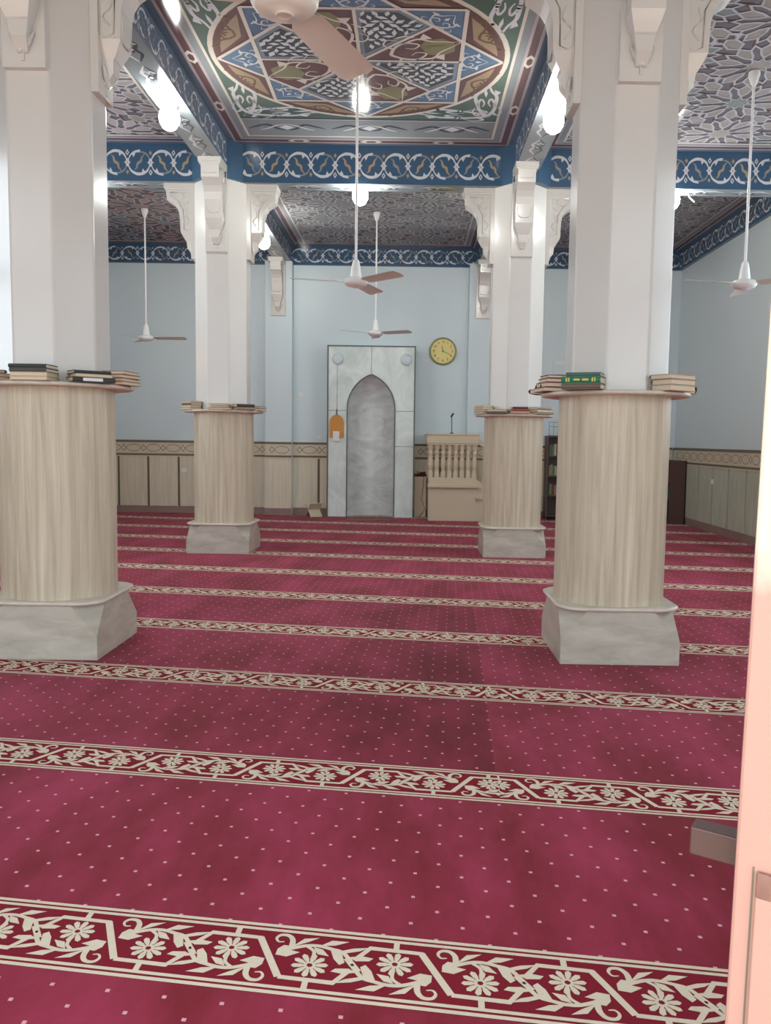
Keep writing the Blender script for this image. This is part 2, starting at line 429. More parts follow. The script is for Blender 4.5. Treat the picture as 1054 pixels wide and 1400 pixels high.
def beam_y(name, xc, y0, y1):
    mb = MB(); zb = 4.5
    mb.box(xc-HB, xc+HB, y0, y1, zb, ZC, 0)
    mb.poly([(xc-HB, y0, zb-.002), (xc+HB, y0, zb-.002), (xc+HB, y1, zb-.002), (xc-HB, y1, zb-.002)], 5)
    L = y1-y0
    for sg in (-1, 1):
        arabesque_band(Paint(mb, lambda s, t, h: (xc+sg*(HB+.0015*h), y0+s, t)), L, 4.635, .22)
    swirl_band(Paint(mb, lambda s, t, h: (xc+t, y0+s, zb-.002-.001*h)), L, 0, .2)
    return struct(name, mb, BEAM_Y, recalc=False)
for yc in YBX:
    for x0, x1 in ((XL, XBY[0]-.24), (XBY[0]+.24, XBY[1]-.24), (XBY[1]+.24, XR)): beam_x(T(), x0, x1, yc)
for xc in XBY:
    for y0, y1 in ((YF, YBX[0]-.24), (YBX[0]+.24, YBX[1]-.24), (YBX[1]+.24, YB)): beam_y(T(), xc, y0, y1)
# octagonal blue blocks where beams cross over the columns
def octo(r, c=.41421356, cx=0, cy=0):
    k = r*c
    return [(cx+x, cy+y) for x, y in ((r, -k), (r, k), (k, r), (-k, r), (-r, k), (-r, -k), (-k, -r), (k, -r))]
for yc in YBX:
    for xc in XBY:
        b = MB(); b.prism(octo(.31, cx=xc, cy=yc), 4.36, ZC+.01); struct(T(), b, P_['blue'])
# friezes along the walls
def frieze(name, p0, p1):
    P0 = Vector((*p0, 0)); P1 = Vector((*p1, 0)); d = (P1-P0); L = d.length; d.normalize(); nrm = Vector((d.y, -d.x, 0))
    mb = MB()
    mb.box(0, L, -.02, .06, 4.46, ZC, 0)
    mb.v = [tuple(P0+d*v[0]+nrm*v[1]+Vector((0, 0, v[2]))) for v in mb.v]
    arabesque_band(Paint(mb, lambda s, t, h: tuple(P0+d*s+nrm*(.06+.0015*h)+Vector((0, 0, t)))), L, 4.62, .25)
    return struct(name, mb, [P_['blue'], P_['pale'], P_['tan'], P_['grey'], P_['dark']], recalc=False)
frieze(T(), (XL+.06, YB), (XBY[0]-HB, YB)); frieze(T(), (XBY[0]+HB, YB), (XBY[1]-HB, YB)); frieze(T(), (XBY[1]+HB, YB), (XR-.06, YB))
frieze(T(), (XR, YB), (XR, YF)); frieze(T(), (XL, YF), (XL, YB))

# ------------------------------------------------------------------ ceilings
CE = ['grey', 'strap', 'g1', 'g2', 'g3', 'g4', 'maroon', 'cream', 'mauve', 'slate', 'green', 'orange', 'sky', 'dark', 'olive', 'brown', 'pale', 'red', 'bluegrey', 'deep']
CI = {k: i for i, k in enumerate(CE)}; CM = [P_[k] for k in CE]
def frame_bands(p, x0, x1, y0, y1, bands, base_h=1):
    """nested rectangular painted bands from the bay edge inwards: (width, colour)"""
    for w, c in bands:
        i0, i1, j0, j1 = x0+w, x1-w, y0+w, y1-w
        for q in ([(x0, y0), (x1, y0), (i1, j0), (i0, j0)], [(x1, y0), (x1, y1), (i1, j1), (i1, j0)], [(x1, y1), (x0, y1), (i0, j1), (i1, j1)], [(x0, y1), (x0, y0), (i0, j0), (i0, j1)]):
            p.poly(q, CI[c], base_h)
        x0, x1, y0, y1 = i0, i1, j0, j1
    return x0, x1, y0, y1
def cartouches(p, x0, x1, y0, y1, off):
    """small pale links breaking the maroon band"""
    for (a, bq, fx) in (((x0+off), 0, 'y'), ((x1-off), 0, 'y'), ((y0+off), 0, 'x'), ((y1-off), 0, 'x')):
        L0, L1 = (y0, y1) if fx == 'y' else (x0, x1)
        n = 4
        for k in range(1, n):
            s = L0+(L1-L0)*k/n
            pts = [(.13, 0), (.07, .045), (-.07, .045), (-.13, 0), (-.07, -.045), (.07, -.045)]
            q = [((a+y, s+x) if fx == 'y' else (s+x, a+y)) for x, y in pts]
            p.poly(q, CI['cream'], 2)
            p.poly([((a+y*.55, s+x*.55) if fx == 'y' else (s+x*.55, a+y*.55)) for x, y in pts], CI['maroon'], 3)
def curl_pair(p, c, d, L, W, mi, h=3, w=.03, mi2=None, rich=False):
    """mirrored arabesque: two S scrolls, side leaves and a tip, along direction d from point c"""
    d = Vector(d).normalized(); nrm = Vector((-d.y, d.x)); c = Vector(c)
    def P(a, s): return c+d*(a*L)+nrm*(s*W)
    for sg in (1, -1):
        p.stroke([P(0, 0), P(.12, .35*sg), P(.3, .52*sg), P(.46, .3*sg), P(.36, .12*sg), P(.26, .24*sg)], w, mi, h, taper='end', sub=4)
        p.stroke([P(.28, .5*sg), P(.5, .62*sg), P(.64, .36*sg), P(.8, .2*sg), P(1., 0)], w*.9, mi, h, taper='end', sub=4)
        p.stroke([P(.1, .3*sg), P(.02, .62*sg), P(.12, .86*sg), P(.24, .7*sg)], w*.8, mi, h, taper='end', sub=4)
        p.poly([P(.5, .55*sg), P(.62, .86*sg), P(.68, .5*sg)], mi, h)
        if rich:
            p.stroke([P(.2, .85*sg), P(.36, .9*sg), P(.48, .72*sg)], w*.7, mi, h, taper='both', sub=3)
    p.poly([P(.5, 0), P(.6, .1), P(.78, 0), P(.6, -.1)], mi2 if mi2 is not None else mi, h+.5)

def lattice_net(p, poly, mi_light, h):
    """dense pale cells on dark, for the blue-grey kites"""
    xs = [q[0] for q in poly]; ys = [q[1] for q in poly]
    cx, cy = sum(xs)/len(xs), sum(ys)/len(ys)
    def inside(x, y):
        r = False; n = len(poly)
        for i in range(n):
            a, bq = poly[i], poly[i-1]
            if (a[1] > y) != (bq[1] > y) and x < (bq[0]-a[0])*(y-a[1])/(bq[1]-a[1])+a[0]: r = not r
        return r
    rnd = random.Random(int(cx*1000)+int(cy*77))
    y = min(ys); row = 0
    while y < max(ys):
        x = min(xs)+(row % 2)*.05
        while x < max(xs):
            if inside(x, y):
                a = rnd.uniform(0, PI); l = rnd.uniform(.04, .062); ww = rnd.uniform(.018, .03)
                p.poly([(x+l*math.cos(a), y+l*math.sin(a)), (x-ww*math.sin(a), y+ww*math.cos(a)), (x-l*math.cos(a), y-l*math.sin(a)), (x+ww*math.sin(a), y-ww*math.cos(a))], mi_light, h)
            x += .1
        y += .062; row += 1
def shrink(poly, k):
    cx = sum(q[0] for q in poly)/len(poly); cy = sum(q[1] for q in poly)/len(poly)
    return [(cx+(q[0]-cx)*k, cy+(q[1]-cy)*k) for q in poly]

def star_ceiling(name, x0, x1, y0, y1):
    mb = MB(); mb.poly([(x0, y0, ZC), (x1, y0, ZC), (x1, y1, ZC), (x0, y1, ZC)], CI['grey'])
    p = Paint(mb, lambda s, t, h: (s, t, ZC-.0012*h))
    a = frame_bands(p, x0, x1, y0, y1, [(.075, 'slate'), (.028, 'mauve'), (.066, 'maroon'), (.028, 'mauve'), (.07, 'grey'), (.028, 'cream')])
    cartouches(p, x0, x1, y0, y1, .136)
    cx, cy = (x0+x1)/2, (y0+y1)/2; R = 1.335
    xa, xb, ya, yb = a
    # grey panels with dark swirls at both ends, green square in between
    p.poly([(xa, ya), (xb, ya), (xb, yb), (xa, yb)], CI['grey'], 2)
    g0, g1 = cy-R-.05, cy+R+.05
    p.poly([(xa, g0), (xb, g0), (xb, g1), (xa, g1)], CI['green'], 3)
    for (q0, q1) in ((ya, g0), (g1, yb)):
        m = (q0+q1)/2; W = (q1-q0)
        n = 3; h = (xb-xa)/n
        for k in range(n):
            s = xa+h*(k+.5)
            for sg in (1, -1):
                p.stroke([(s, m+W*.16), (s+sg*.09, m+W*.1), (s+sg*.2, m-W*.14), (s+sg*.34, m-W*.02), (s+sg*.42, m+W*.08)], .05, CI['dark'], 3, taper='both', sub=4)
                p.stroke([(s, m-W*.18), (s+sg*.1, m-W*.1), (s+sg*.22, m+W*.08), (s+sg*.3, m+W*.16)], .026, CI['pale'], 4, taper='both', sub=4)
            p.poly([(s-.08, m), (s, m-.07), (s+.08, m), (s, m+.07)], CI['pale'], 4)
    for e in (g0, g1):
        p.stroke([(xa, e), (xb, e)], .03, CI['dark'], 4, smooth=False)
        p.stroke([(xa, e+.03), (xb, e+.03)], .012, CI['pale'], 4, smooth=False)
    # corner arabesques
    for sx in (1, -1):
        for sy in (1, -1):
            c = (cx+sx*1.25, cy+sy*1.25)
            curl_pair(p, c, (-sx*.75, -sy*.08), .95, .17, CI['pale'], 4, .05)
            curl_pair(p, c, (-sx*.08, -sy*.75), .95, .17, CI['pale'], 4, .05)
    n = 64
    ring = [(cx+R*math.cos(2*PI*k/n), cy+R*math.sin(2*PI*k/n)) for k in range(n)]
    p.poly(ring, CI['cream'], 4)
    p.poly([(cx+(R-.045)*math.cos(2*PI*k/n), cy+(R-.045)*math.sin(2*PI*k/n)) for k in range(n)], CI['brown'], 5)
    p.poly([(cx+(R-.06)*math.cos(2*PI*k/n), cy+(R-.06)*math.sin(2*PI*k/n)) for k in range(n)], CI['maroon'], 6)
    Ri = R-.06
    A = [(cx+Ri*math.cos(PI/4*k), cy+Ri*math.sin(PI/4*k)) for k in range(8)]
    # orange-tan segments between ring and squares
    ro = Ri*math.cos(PI/4)/math.cos(PI/8)       # inner crossing radius
    X = [(cx+ro*math.cos(PI/4*k+PI/8), cy+ro*math.sin(PI/4*k+PI/8)) for k in range(8)]
    for k in range(8):
        a0 = PI/4*k; arc = [(cx+(Ri-.05)*math.cos(a0+PI/4*t), cy+(Ri-.05)*math.sin(a0+PI/4*t)) for t in (.12, .25, .4, .5, .6, .75, .88)]
        seg = arc+[(cx+(ro+.09)*math.cos(a0+PI/8), cy+(ro+.09)*math.sin(a0+PI/8))]
        p.poly(seg, CI['orange'], 7)
        am = a0+PI/8
        for sg in (1, -1):
            def Q(r, t): return (cx+r*math.cos(am+sg*t), cy+r*math.sin(am+sg*t))
            p.stroke([Q(ro+.14, 0), Q(ro+.2, .08), Q(ro+.26, .02), Q(ro+.21, -.03)], .022, CI['brown'], 8, sub=3)
            p.stroke([Q(ro+.19, .06), Q(ro+.27, .14), Q(ro+.31, .22), Q(ro+.25, .2)], .022, CI['brown'], 8, sub=3)
        # blue points
        tri = [A[k], X[k], X[k-1]]
        p.poly(tri, CI['sky'], 7)
        ck = PI/4*k
        mid = (cx+ro*.93*math.cos(ck), cy+ro*.93*math.sin(ck))
        curl_pair(p, mid, (math.cos(ck), math.sin(ck)), .24, .2, CI['pale'], 8, .024)
    # eight inner kites
    ri = Ri*math.cos(PI/4)
    for k in range(8):
        a0 = PI/4*k; a1 = PI/4*(k+1)
        kite = [(cx, cy), (cx+ri*math.cos(a0), cy+ri*math.sin(a0)), X[k], (cx+ri*math.cos(a1), cy+ri*math.sin(a1))]
        red = (k % 2 == 1)
        p.poly(kite, CI['maroon' if red else 'bluegrey'], 7)
        am = a0+PI/8
        if red:
            s = (cx+.3*math.cos(am), cy+.3*math.sin(am))
            inner = [(cx+r*math.cos(am+t), cy+r*math.sin(am+t)) for r, t in ((.62, .18), (.74, .24), (.86, .16), (.9, 0), (.84, -.14), (.7, -.2), (.6, -.1))]
            p.poly(inner, CI['olive'], 8)
            curl_pair(p, s, (math.cos(am), math.sin(am)), .66, .3, CI['cream'], 9, .034, CI['olive'], rich=True)
        else:
            q = shrink(kite, .8); p.poly(q, CI['dark'], 8); lattice_net(p, shrink(kite, .74), CI['pale'], 9)
    # white lines
    for k in range(8):
        p.stroke([A[k], A[(k+2) % 8]], .034, CI['cream'], 10, smooth=False)
        p.stroke([(cx, cy), (cx+ri*math.cos(PI/4*k), cy+ri*math.sin(PI/4*k))], .03, CI['cream'], 10, smooth=False)
    p.disc((cx, cy), .07, CI['cream'], 11, 16)
    return struct(name, mb, CM, recalc=False)

def clip_poly(poly, x0, x1, y0, y1):
    def cut(pts, f):
        out = []
        for i in range(len(pts)):
            a, bq = pts[i-1], pts[i]; fa, fb = f(a), f(bq)
            if (fa >= 0) != (fb >= 0):
                t = fa/(fa-fb); out.append((a[0]+(bq[0]-a[0])*t, a[1]+(bq[1]-a[1])*t))
            if fb >= 0: out.append(bq)
        return out
    for f in (lambda q: q[0]-x0, lambda q: x1-q[0], lambda q: q[1]-y0, lambda q: y1-q[1]):
        if len(poly) < 3: return []
        poly = cut(poly, f)
    return poly if len(poly) > 2 else []

def girih_ceiling(name, x0, x1, y0, y1, R=.42, cols=('g1', 'g3', 'g4', 'g2'), rot=0., sx=1., w=.021):
    """ten-fold strapwork: decagons on a rhombic lattice with chords from edge to edge"""
    mb = MB(); mb.poly([(x0, y0, ZC), (x1, y0, ZC), (x1, y1, ZC), (x0, y1, ZC)], CI[cols[2]])
    pp = Paint(mb, lambda s, t, h: (s, t, ZC-.0012*h))
    xa, xb, ya, yb = frame_bands(pp, x0, x1, y0, y1, [(.075, 'slate'), (.025, 'mauve'), (.06, 'maroon'), (.025, 'mauve'), (.06, 'grey'), (.025, 'cream')], 8)
    cartouches(pp, x0, x1, y0, y1, .13)
    class Clip(Paint):
        def poly(self, pts, mi, h=1):
            q = clip_poly([(a[0], a[1]) for a in pts], xa, xb, ya, yb)
            if q: Paint.poly(self, q, mi, h)
    p = Clip(mb, lambda s, t, h: (s, t, ZC-.0012*h))
    ap = R*math.cos(PI/10)                       # apothem
    mids = lambda k, r=ap: (r*math.cos(rot+PI/5*k), r*math.sin(rot+PI/5*k))
    v1 = Vector((2*ap*math.cos(rot), 2*ap*math.sin(rot))); v2 = Vector((2*ap*math.cos(rot+2*PI/5), 2*ap*math.sin(rot+2*PI/5)))
    cx, cy = (x0+x1)/2, (y0+y1)/2
    d = ap*math.cos(3*PI/10)
    r1, r2 = d/math.cos(PI/10), d/math.cos(2*PI/10)
    K = lambda r, t: (r*math.cos(rot+PI/5*t), r*math.sin(rot+PI/5*t))
    for i in range(-9, 10):
        for j in range(-9, 10):
            c = Vector((cx, cy))+v1*i+v2*j
            if not (xa-R < c.x < xb+R and ya-R < c.y < yb+R): continue
            O = lambda q: (c.x+q[0], c.y+q[1])
            # ten long petals round a bright heart, small dark stars between their tips
            c1, c2 = cols[(i+2*j) % 2], cols[3]
            for k in range(10):
                pet = [O(K(r, k+t*5/PI)) for r, t in ((R*.36, 0), (R*.52, .17), (R*.76, .19), (ap*1.0, 0), (R*.76, -.19), (R*.52, -.17))]
                p.poly(pet, CI[c1], 2); p.stroke(pet, w, CI['strap'], 4, smooth=False, closed=True)
                dart = [O(K(r, k+.5+t*5/PI)) for r, t in ((R*.8, 0), (R*.9, .07), (R*1.0, .05), (R*1.02, 0), (R*1.0, -.05), (R*.9, -.07))]
                p.poly(dart, CI['maroon'], 3)
                p.stroke([O(K(R*.76, k+.19*5/PI)), O(K(R*.93, k+.5)), O(K(R*.76, k+1-.19*5/PI))], w, CI['strap'], 4, smooth=False)
                p.poly([O((0, 0)), O(K(R*.2, k-.5)), O(K(R*.34, k)), O(K(R*.2, k+.5))], CI[cols[1] if (i+j) % 2 else cols[0]], 2)
                p.stroke([O(K(R*.2, k-.5)), O(K(R*.34, k)), O(K(R*.2, k+.5))], w*.7, CI['strap'], 4, smooth=False)
            # bow-tie gap: carry the straps across the hexagon beside this decagon
            g = c+(v1+v2)*.5
            ang = math.atan2((v1+v2).y, (v1+v2).x)
            u = Vector((math.cos(ang), math.sin(ang))); nn = Vector((-u.y, u.x))
            for sg in (1, -1):
                hx = [(g+u*(sg*R*.30+a*R)+nn*(bb*R)) for a, bb in ((.27, 0), (.12, .16), (-.14, .13), (-.25, 0), (-.14, -.13), (.12, -.16))]
                hx = [(q.x, q.y) for q in hx]
                p.poly(hx, CI[cols[0]], 2); p.stroke(hx, w, CI['strap'], 4, smooth=False, closed=True)
                p.stroke([(q.x, q.y) for q in (g+u*sg*R*.16+nn*R*.13, g+nn*R*.3*1, g-u*sg*R*.1+nn*R*.13)], w, CI['strap'], 4, smooth=False)
                p.stroke([(q.x, q.y) for q in (g+u*sg*R*.16-nn*R*.13, g-nn*R*.3*1, g-u*sg*R*.1-nn*R*.13)], w, CI['strap'], 4, smooth=False)
    return struct(name, mb, CM, recalc=False)

XS = [(XL+.06, XBY[0]-HB), (XBY[0]+HB, XBY[1]-HB), (XBY[1]+HB, XR-.06)]
YS = [(YF, YBX[0]-HB), (YBX[0]+HB, YBX[1]-HB), (YBX[1]+HB, YB-.06)]
star_ceiling('ceiling_center', *XS[1], *YS[1])
girih_ceiling('ceiling_front', *XS[1], *YS[0])
girih_ceiling('ceiling_back', *XS[1], *YS[2], R=.4, cols=('g1', 'g3', 'g4', 'g2'), w=.022, rot=PI/10)
girih_ceiling('ceiling_left', *XS[0], *YS[1], cols=('g1', 'mauve', 'g4', 'g2'), rot=.3)
girih_ceiling('ceiling_right', *XS[2], *YS[1], R=.44, rot=.16, w=.021)
girih_ceiling('ceiling_back_left', *XS[0], *YS[2], R=.5, cols=('red', 'bluegrey', 'maroon', 'g2'), rot=.2)
girih_ceiling('ceiling_back_right', *XS[2], *YS[2], R=.4, cols=('g1', 'g2', 'g4', 'g3'), rot=.1)
girih_ceiling('ceiling_front_left', *XS[0], *YS[0]); girih_ceiling('ceiling_front_right', *XS[2], *YS[0])

# ------------------------------------------------------------------ carpet
SK, SH = -.142, .05
def cw(u, v, h=0):     # weave coordinates -> room
    X = u+SH*v; return (X, v+SK*X, .012+h)
def wc(X, Y):
    v = Y-SK*X; return (X-SH*v, v)
ROWS = [.84, 2.058, 3.275, 4.535, 5.80, 7.08, 8.35, 9.63, 10.9, 12.17, 13.44, 14.7, 15.9]
SEAM = .21
HALF = {
 'curl': ([(-.062, .066), (-.064, .1), (-.078, .119), (-.1, .119), (-.11, .103), (-.102, .088), (-.086, .09)], .018),
 'stem': ([(-.075, .056), (-.025, .081), (.013, .086), (.049, .078), (.081, .067), (.11, .027), (.132, -.004)], .013),
 'stem2': ([(-.019, .079), (.001, .062), (.004, .04)], .010)}
LEAVES = [[(-.084, .075), (-.098, .056), (-.099, .03), (-.068, .026), (-.035, .05), (-.062, .056), (-.072, .074)],
 [(-.062, .07), (-.033, .112), (.008, .122), (-.019, .099), (-.051, .077)], [(.014, .086), (.045, .116), (.093, .117), (.057, .095)],
 [(-.002, .079), (.024, .073), (.045, .046), (.013, .05)], [(.045, .076), (.074, .076), (.09, .026), (.077, .014), (.059, .037)],
 [(.066, .07), (.108, .091), (.148, .1), (.125, .081), (.08, .063)], [(.095, .05), (.133, .061), (.165, .056), (.154, .042), (.12, .037)]]
def carpet():
    mb = MB()
    x0, x1, y0, y1 = XL+.035, XR-.035, YF+.01, YB-.035
    # pile: one quad plus edges
    mb.box(x0, x1, y0, y1, 0, .012, 0)
    class W(Paint):
        lim = None
        def poly(self, pts, mi, h=1):
            if self.lim:
                pts = clip_poly([(a[0], a[1]) for a in pts], self.lim[0], self.lim[1], -99, 99)
                if not pts: return
            q = [cw(a[0], a[1]) for a in pts]
            q = clip_poly([(a[0], a[1]) for a in q], x0, x1, y0, y1)
            if q:
                self.n = getattr(self, 'n', 0)+1
                self.mb.poly([(a[0], a[1], .012+.0008*(h+.035*(self.n % 13))) for a in q], mi)
    p = W(mb, None)
    for ri, vc in enumerate(ROWS):
        p.poly([(-7.5, vc-.146), (6.5, vc-.146), (6.5, vc+.146), (-7.5, vc+.146)], 2, .3)
        for sg in (1, -1):
            p.stroke([(-7.5, vc+sg*.1395), (6.5, vc+sg*.1395)], .013, 1, 1, smooth=False)
            p.stroke([(-7.5, vc+sg*.119), (6.5, vc+sg*.119)], .012, 1, 1, smooth=False)
        per = .446
        phase = {1: .543, 2: .8795, 3: 1.344}.get(ri, .31+.17*ri)
        fine = ri < 6
        units = []
        for k in range(-18, 16):
            if ri < 2: units.append((phase+per*k, 1, None))
            else:
                a, c = phase+per*k, -.4954+per*k+.13*(ri-2)
                if a > SEAM-.5: units.append((a, 1, (SEAM, 99)))
                if c < SEAM+.5: units.append((c, -1, (-99, SEAM)))
        for u0, mir, lim in units:
            p.lim = lim if lim and abs(u0-SEAM) < .6 else None
            if u0 < -6.6 or u0 > 5.6: continue
            if u0+SH*vc < XL-.4 or u0+SH*vc > XR+.4: continue
            def MP(x, y, half):
                if half: x, y = .223-x, .04-y
                return (u0+mir*x, vc-.02+y)
            for half in (0, 1):
                for key, (pts, wd) in HALF.items():
                    p.stroke([MP(x, y, half) for x, y in pts], wd, 1, 1.2, sub=4 if fine else 2, taper='end' if key == 'curl' else None)
                for lf in LEAVES: p.poly([MP(x, y, half) for x, y in lf], 1, 1.3)
                c = MP(0, 0, half); p.flower(c, .05, 1, 2, 1.4)
                p.stroke([MP(-.074, -.058, half), (MP(.07, -.06, half)), MP(.109, 0, half)], .015, 1, 1.1, smooth=False)
                p.stroke([MP(0, -.06, half), MP(0, -.1, half)], .016, 1, 1.1, smooth=False)
            p.stroke([MP(.291, .099, 0), MP(.372, -.058, 0)], .02, 1, 1.25, smooth=False)
        p.lim = None
    o = mb.build('carpet', [M['carpet'], M['weave'], M['carpet_plain']], recalc=False)
    uvl = o.data.uv_layers.new(name='weave')
    for lp in o.data.loops:
        X, Y, _ = o.data.vertices[lp.vertex_index].co
        uvl.data[lp.index].uv = wc(X, Y)
    return tag(o, 'crimson dotted prayer carpet with cream flowered stripes covering the whole floor', 'carpet')
carpet()

# ------------------------------------------------------------------ columns
def corbel_into(mb, r0, T_, H, w=.1):
    """carved bracket in a local frame: +x outwards from the shaft face at r0"""
    mb.box(r0-.02, r0+.045, -.125, .125, T_-H, T_, 0)
    k = (H-.07)/.8
    prof = [(.0, 0), (.33, 0), (.345, -.05), (.33, -.19), (.285, -.215), (.235, -.25), (.2, -.3), (.182, -.37), (.174, -.55), (.15, -.6), (.125, -.645), (.115, -.655), (.108, -.73), (.06, -.79), (.03, -.8)]
    def hw(z):
        if z > -.56: return w
        if z > -.66: return w*(1-(-.56-z)/.1*.42)
        return w*.58*(1-max(0, (-.66-z))/.14*.45)
    A = [(r0+d, hw(z), T_+z*k) for d, z in prof]; B = [(r0+d, -hw(z), T_+z*k) for d, z in prof]
    mb.grid([A, B], 0, False, False)
    def side(S):
        root = [(r0, S[i][1], S[i][2]) for i in range(len(S))]
        for i in range(len(S)-1): mb.poly([S[i], S[i+1], root[i+1], root[i]], 0)
    side(A); side(B)
    mb.box(r0, r0+.36, -.128, .128, T_-.055, T_, 0)
    mb.box(r0, r0+.35, -.118, .118, T_-.075, T_-.055, 0)
    # raised carved outline on both cheeks and on the front
    for s in (1, -1):
        Q = lambda pts, sm=0: [(r0+a, s*w, T_+c) for a, c in ([(q.x, q.y) for q in smooth_path(pts, 4)] if sm else pts)]
        mb.tube(Q([(.05, -.1), (.29, -.1), (.28, -.16), (.2, -.2), (.14, -.3), (.135, -.52), (.09, -.54), (.05, -.52), (.05, -.1)]), .006, 5)
        mb.tube(Q([(.24, -.12), (.17, -.1), (.13, -.15), (.18, -.19), (.12, -.24), (.08, -.2)], 1), .007, 5)
        mb.tube(Q([(.1, -.28), (.12, -.36), (.07, -.42), (.11, -.48)], 1), .007, 5)
    mb.tube([(r0+.335, a, T_+c) for a, c in ((-.07, -.09), (.07, -.09), (.07, -.17), (-.07, -.17), (-.07, -.09))], .005, 5)
    mb.tube([(r0+.178, a, T_+c) for a, c in ((-.075, -.4), (.075, -.4), (.075, -.53), (.04, -.56), (-.04, -.56), (-.075, -.53), (-.075, -.4))], .005, 5)
def bud_into(mb, r0, T_, H):
    z = T_-H*.845; x = r0+.045
    for s in (1, -1):
        mb.tube([(x+.008, 0, z-.06), (x+.016, s*.036, z-.02), (x+.014, s*.062, z+.03), (x+.008, s*.068, z+.045)], [.02, .018, .012, .005], 6)
    mb.lathe([(.002, z+.03), (.018, z+.012), (.022, z-.012), (.012, z-.04), (.002, z-.055)], x+.006, 0, 10)
    mb.box(x-.002, x+.01, -.007, .007, z-.115, z-.05)

def column(key, cx, cy, label):
    root = thing('column', label, 'column', (cx, cy, 0), 0, 'octagonal columns of the prayer hall'); root['kind'] = 'thing'
    # plinth: square block whose upper corners are cut to triangles
    s, st, c = .372, .364, .165
    mb = MB()
    bot = [(-s, -s), (s, -s), (s, s), (-s, s)]
    top = [(-st+c, -st), (st-c, -st), (st, -st+c), (st, st-c), (st-c, st), (-st+c, st), (-st, st-c), (-st, -st+c)]
    zl, zt = .15, .345
    mb.poly([(x, y, .0) for x, y in bot][::-1])
    for i in range(4):
        a, d = bot[i], bot[(i+1) % 4]
        ta, tb = top[2*i], top[2*i+1]
        mb.poly([(*a, 0), (*d, 0), (*d, zl), (*tb, zt), (*ta, zt), (*a, zl)])
        tn_ = top[(2*i+2) % 8]
        mb.poly([(*d, zl), (*tn_, zt), (*tb, zt)])
    mb.poly([(x, y, zt) for x, y in top])
    mb.build('plinth', M['marb_plinth'], root, (0, 0, .0145))
    # rounded-square ledge with a bullnose
    def rsq(h, r, n=6):
        out = []
        for q, (sx, sy) in enumerate(((1, -1), (1, 1), (-1, 1), (-1, -1))):
            for k in range(n+1):
                a = -PI/2+q*PI/2+PI/2*k/n
                out.append((sx*(h-r)+r*math.cos(a), sy*(h-r)+r*math.sin(a)))
        return out
    mb = MB(); rows = []
    for dz, dr in ((0, -.012), (.005, -.002), (.012, 0), (.019, -.002), (.024, -.012)): rows.append([(x, y, .352+dz) for x, y in rsq(.392+dr, .16)])
    mb.grid(rows, 0, True, True); mb.poly(rows[0][::-1]); mb.poly(rows[-1])
    mb.build('ledge', M['slab'], root)
    # drum of upright marble strips
    mb = MB(); n = 22; r = .355
    for k in range(n):
        a0 = 2*PI*k/n; a1 = 2*PI*(k+1)/n
        g = .0025
        pts = [(r*math.cos(a0+g), r*math.sin(a0+g)), (r*math.cos((a0+a1)/2)*1.003, r*math.sin((a0+a1)/2)*1.003), (r*math.cos(a1-g), r*math.sin(a1-g)), (r*.996*math.cos(a1), r*.996*math.sin(a1))]
        for i in range(3):
            q0, q1 = pts[i], pts[i+1]
            mb.poly([(*q0, .374), (*q1, .374), (*q1, 1.70), (*q0, 1.70)], 0)
        q0 = (r*.996*math.cos(a0), r*.996*math.sin(a0)); q1 = pts[0]
        mb.poly([(*q0, .374), (*q1, .374), (*q1, 1.70), (*q0, 1.70)], 0)
    mb.build('drum', M['drum'], root)
    # round book shelf slab
    mb = MB(); mb.lathe([(.458, 1.69), (.472, 1.694), (.476, 1.703), (.472, 1.712), (.46, 1.716)], n=56)
    mb.build('shelf_slab', M['slab'], root)
    # shaft
    mb = MB(); mb.prism(octo(.306), 1.71, 4.37); mb.build('shaft', M['white'], root, bevel=.012)
    # brackets under the four beams
    for ang, T_, H in ((-PI/2, 4.495, .965), (PI/2, 4.495, .965), (0, 4.36, .87), (PI, 4.36, .87)):
        Rm = Matrix.Rotation(ang, 4, 'Z')
        mb = MB(); corbel_into(mb, .306, T_, H); mb.xf(Rm); o = mb.build('corbel', M['white'], root)
        mb = MB(); bud_into(mb, .306, T_, H); mb.xf(Rm); mb.build('bud_ornament', M['white'], o)
    return root
LAB = {'FL': 'white octagonal column on a marble drum, near left, cut by the photo edge',
       'FR': 'white octagonal column on a marble drum, near right, with green books on its shelf slab',
       'BL': 'white octagonal column on a marble drum, farther left, in front of the back wall',
       'BR': 'white octagonal column on a marble drum, farther right, beside the beige pulpit'}
for key, cx, cy in COLS: column(key, cx, cy, LAB[key])

# brackets on the wall pilasters
for k, (xc, lab) in enumerate(((-2.37, 'carved white wall bracket on the pilaster left of the mihrab'), (1.245, 'carved white wall bracket on the pilaster right of the clock'))):
    root = thing('wall_corbel', lab, 'bracket', (xc, YB-.18, 0), 0, 'wall brackets')
    Rm = Matrix.Rotation(-PI/2, 4, 'Z')
    mb = MB(); corbel_into(mb, 0.0, 4.495, .95, w=.09); mb.xf(Rm); o = mb.build('bracket_body', M['white'], root)
    mb = MB(); bud_into(mb, 0.0, 4.495, .95); mb.xf(Rm); mb.build('bud_ornament', M['white'], root)

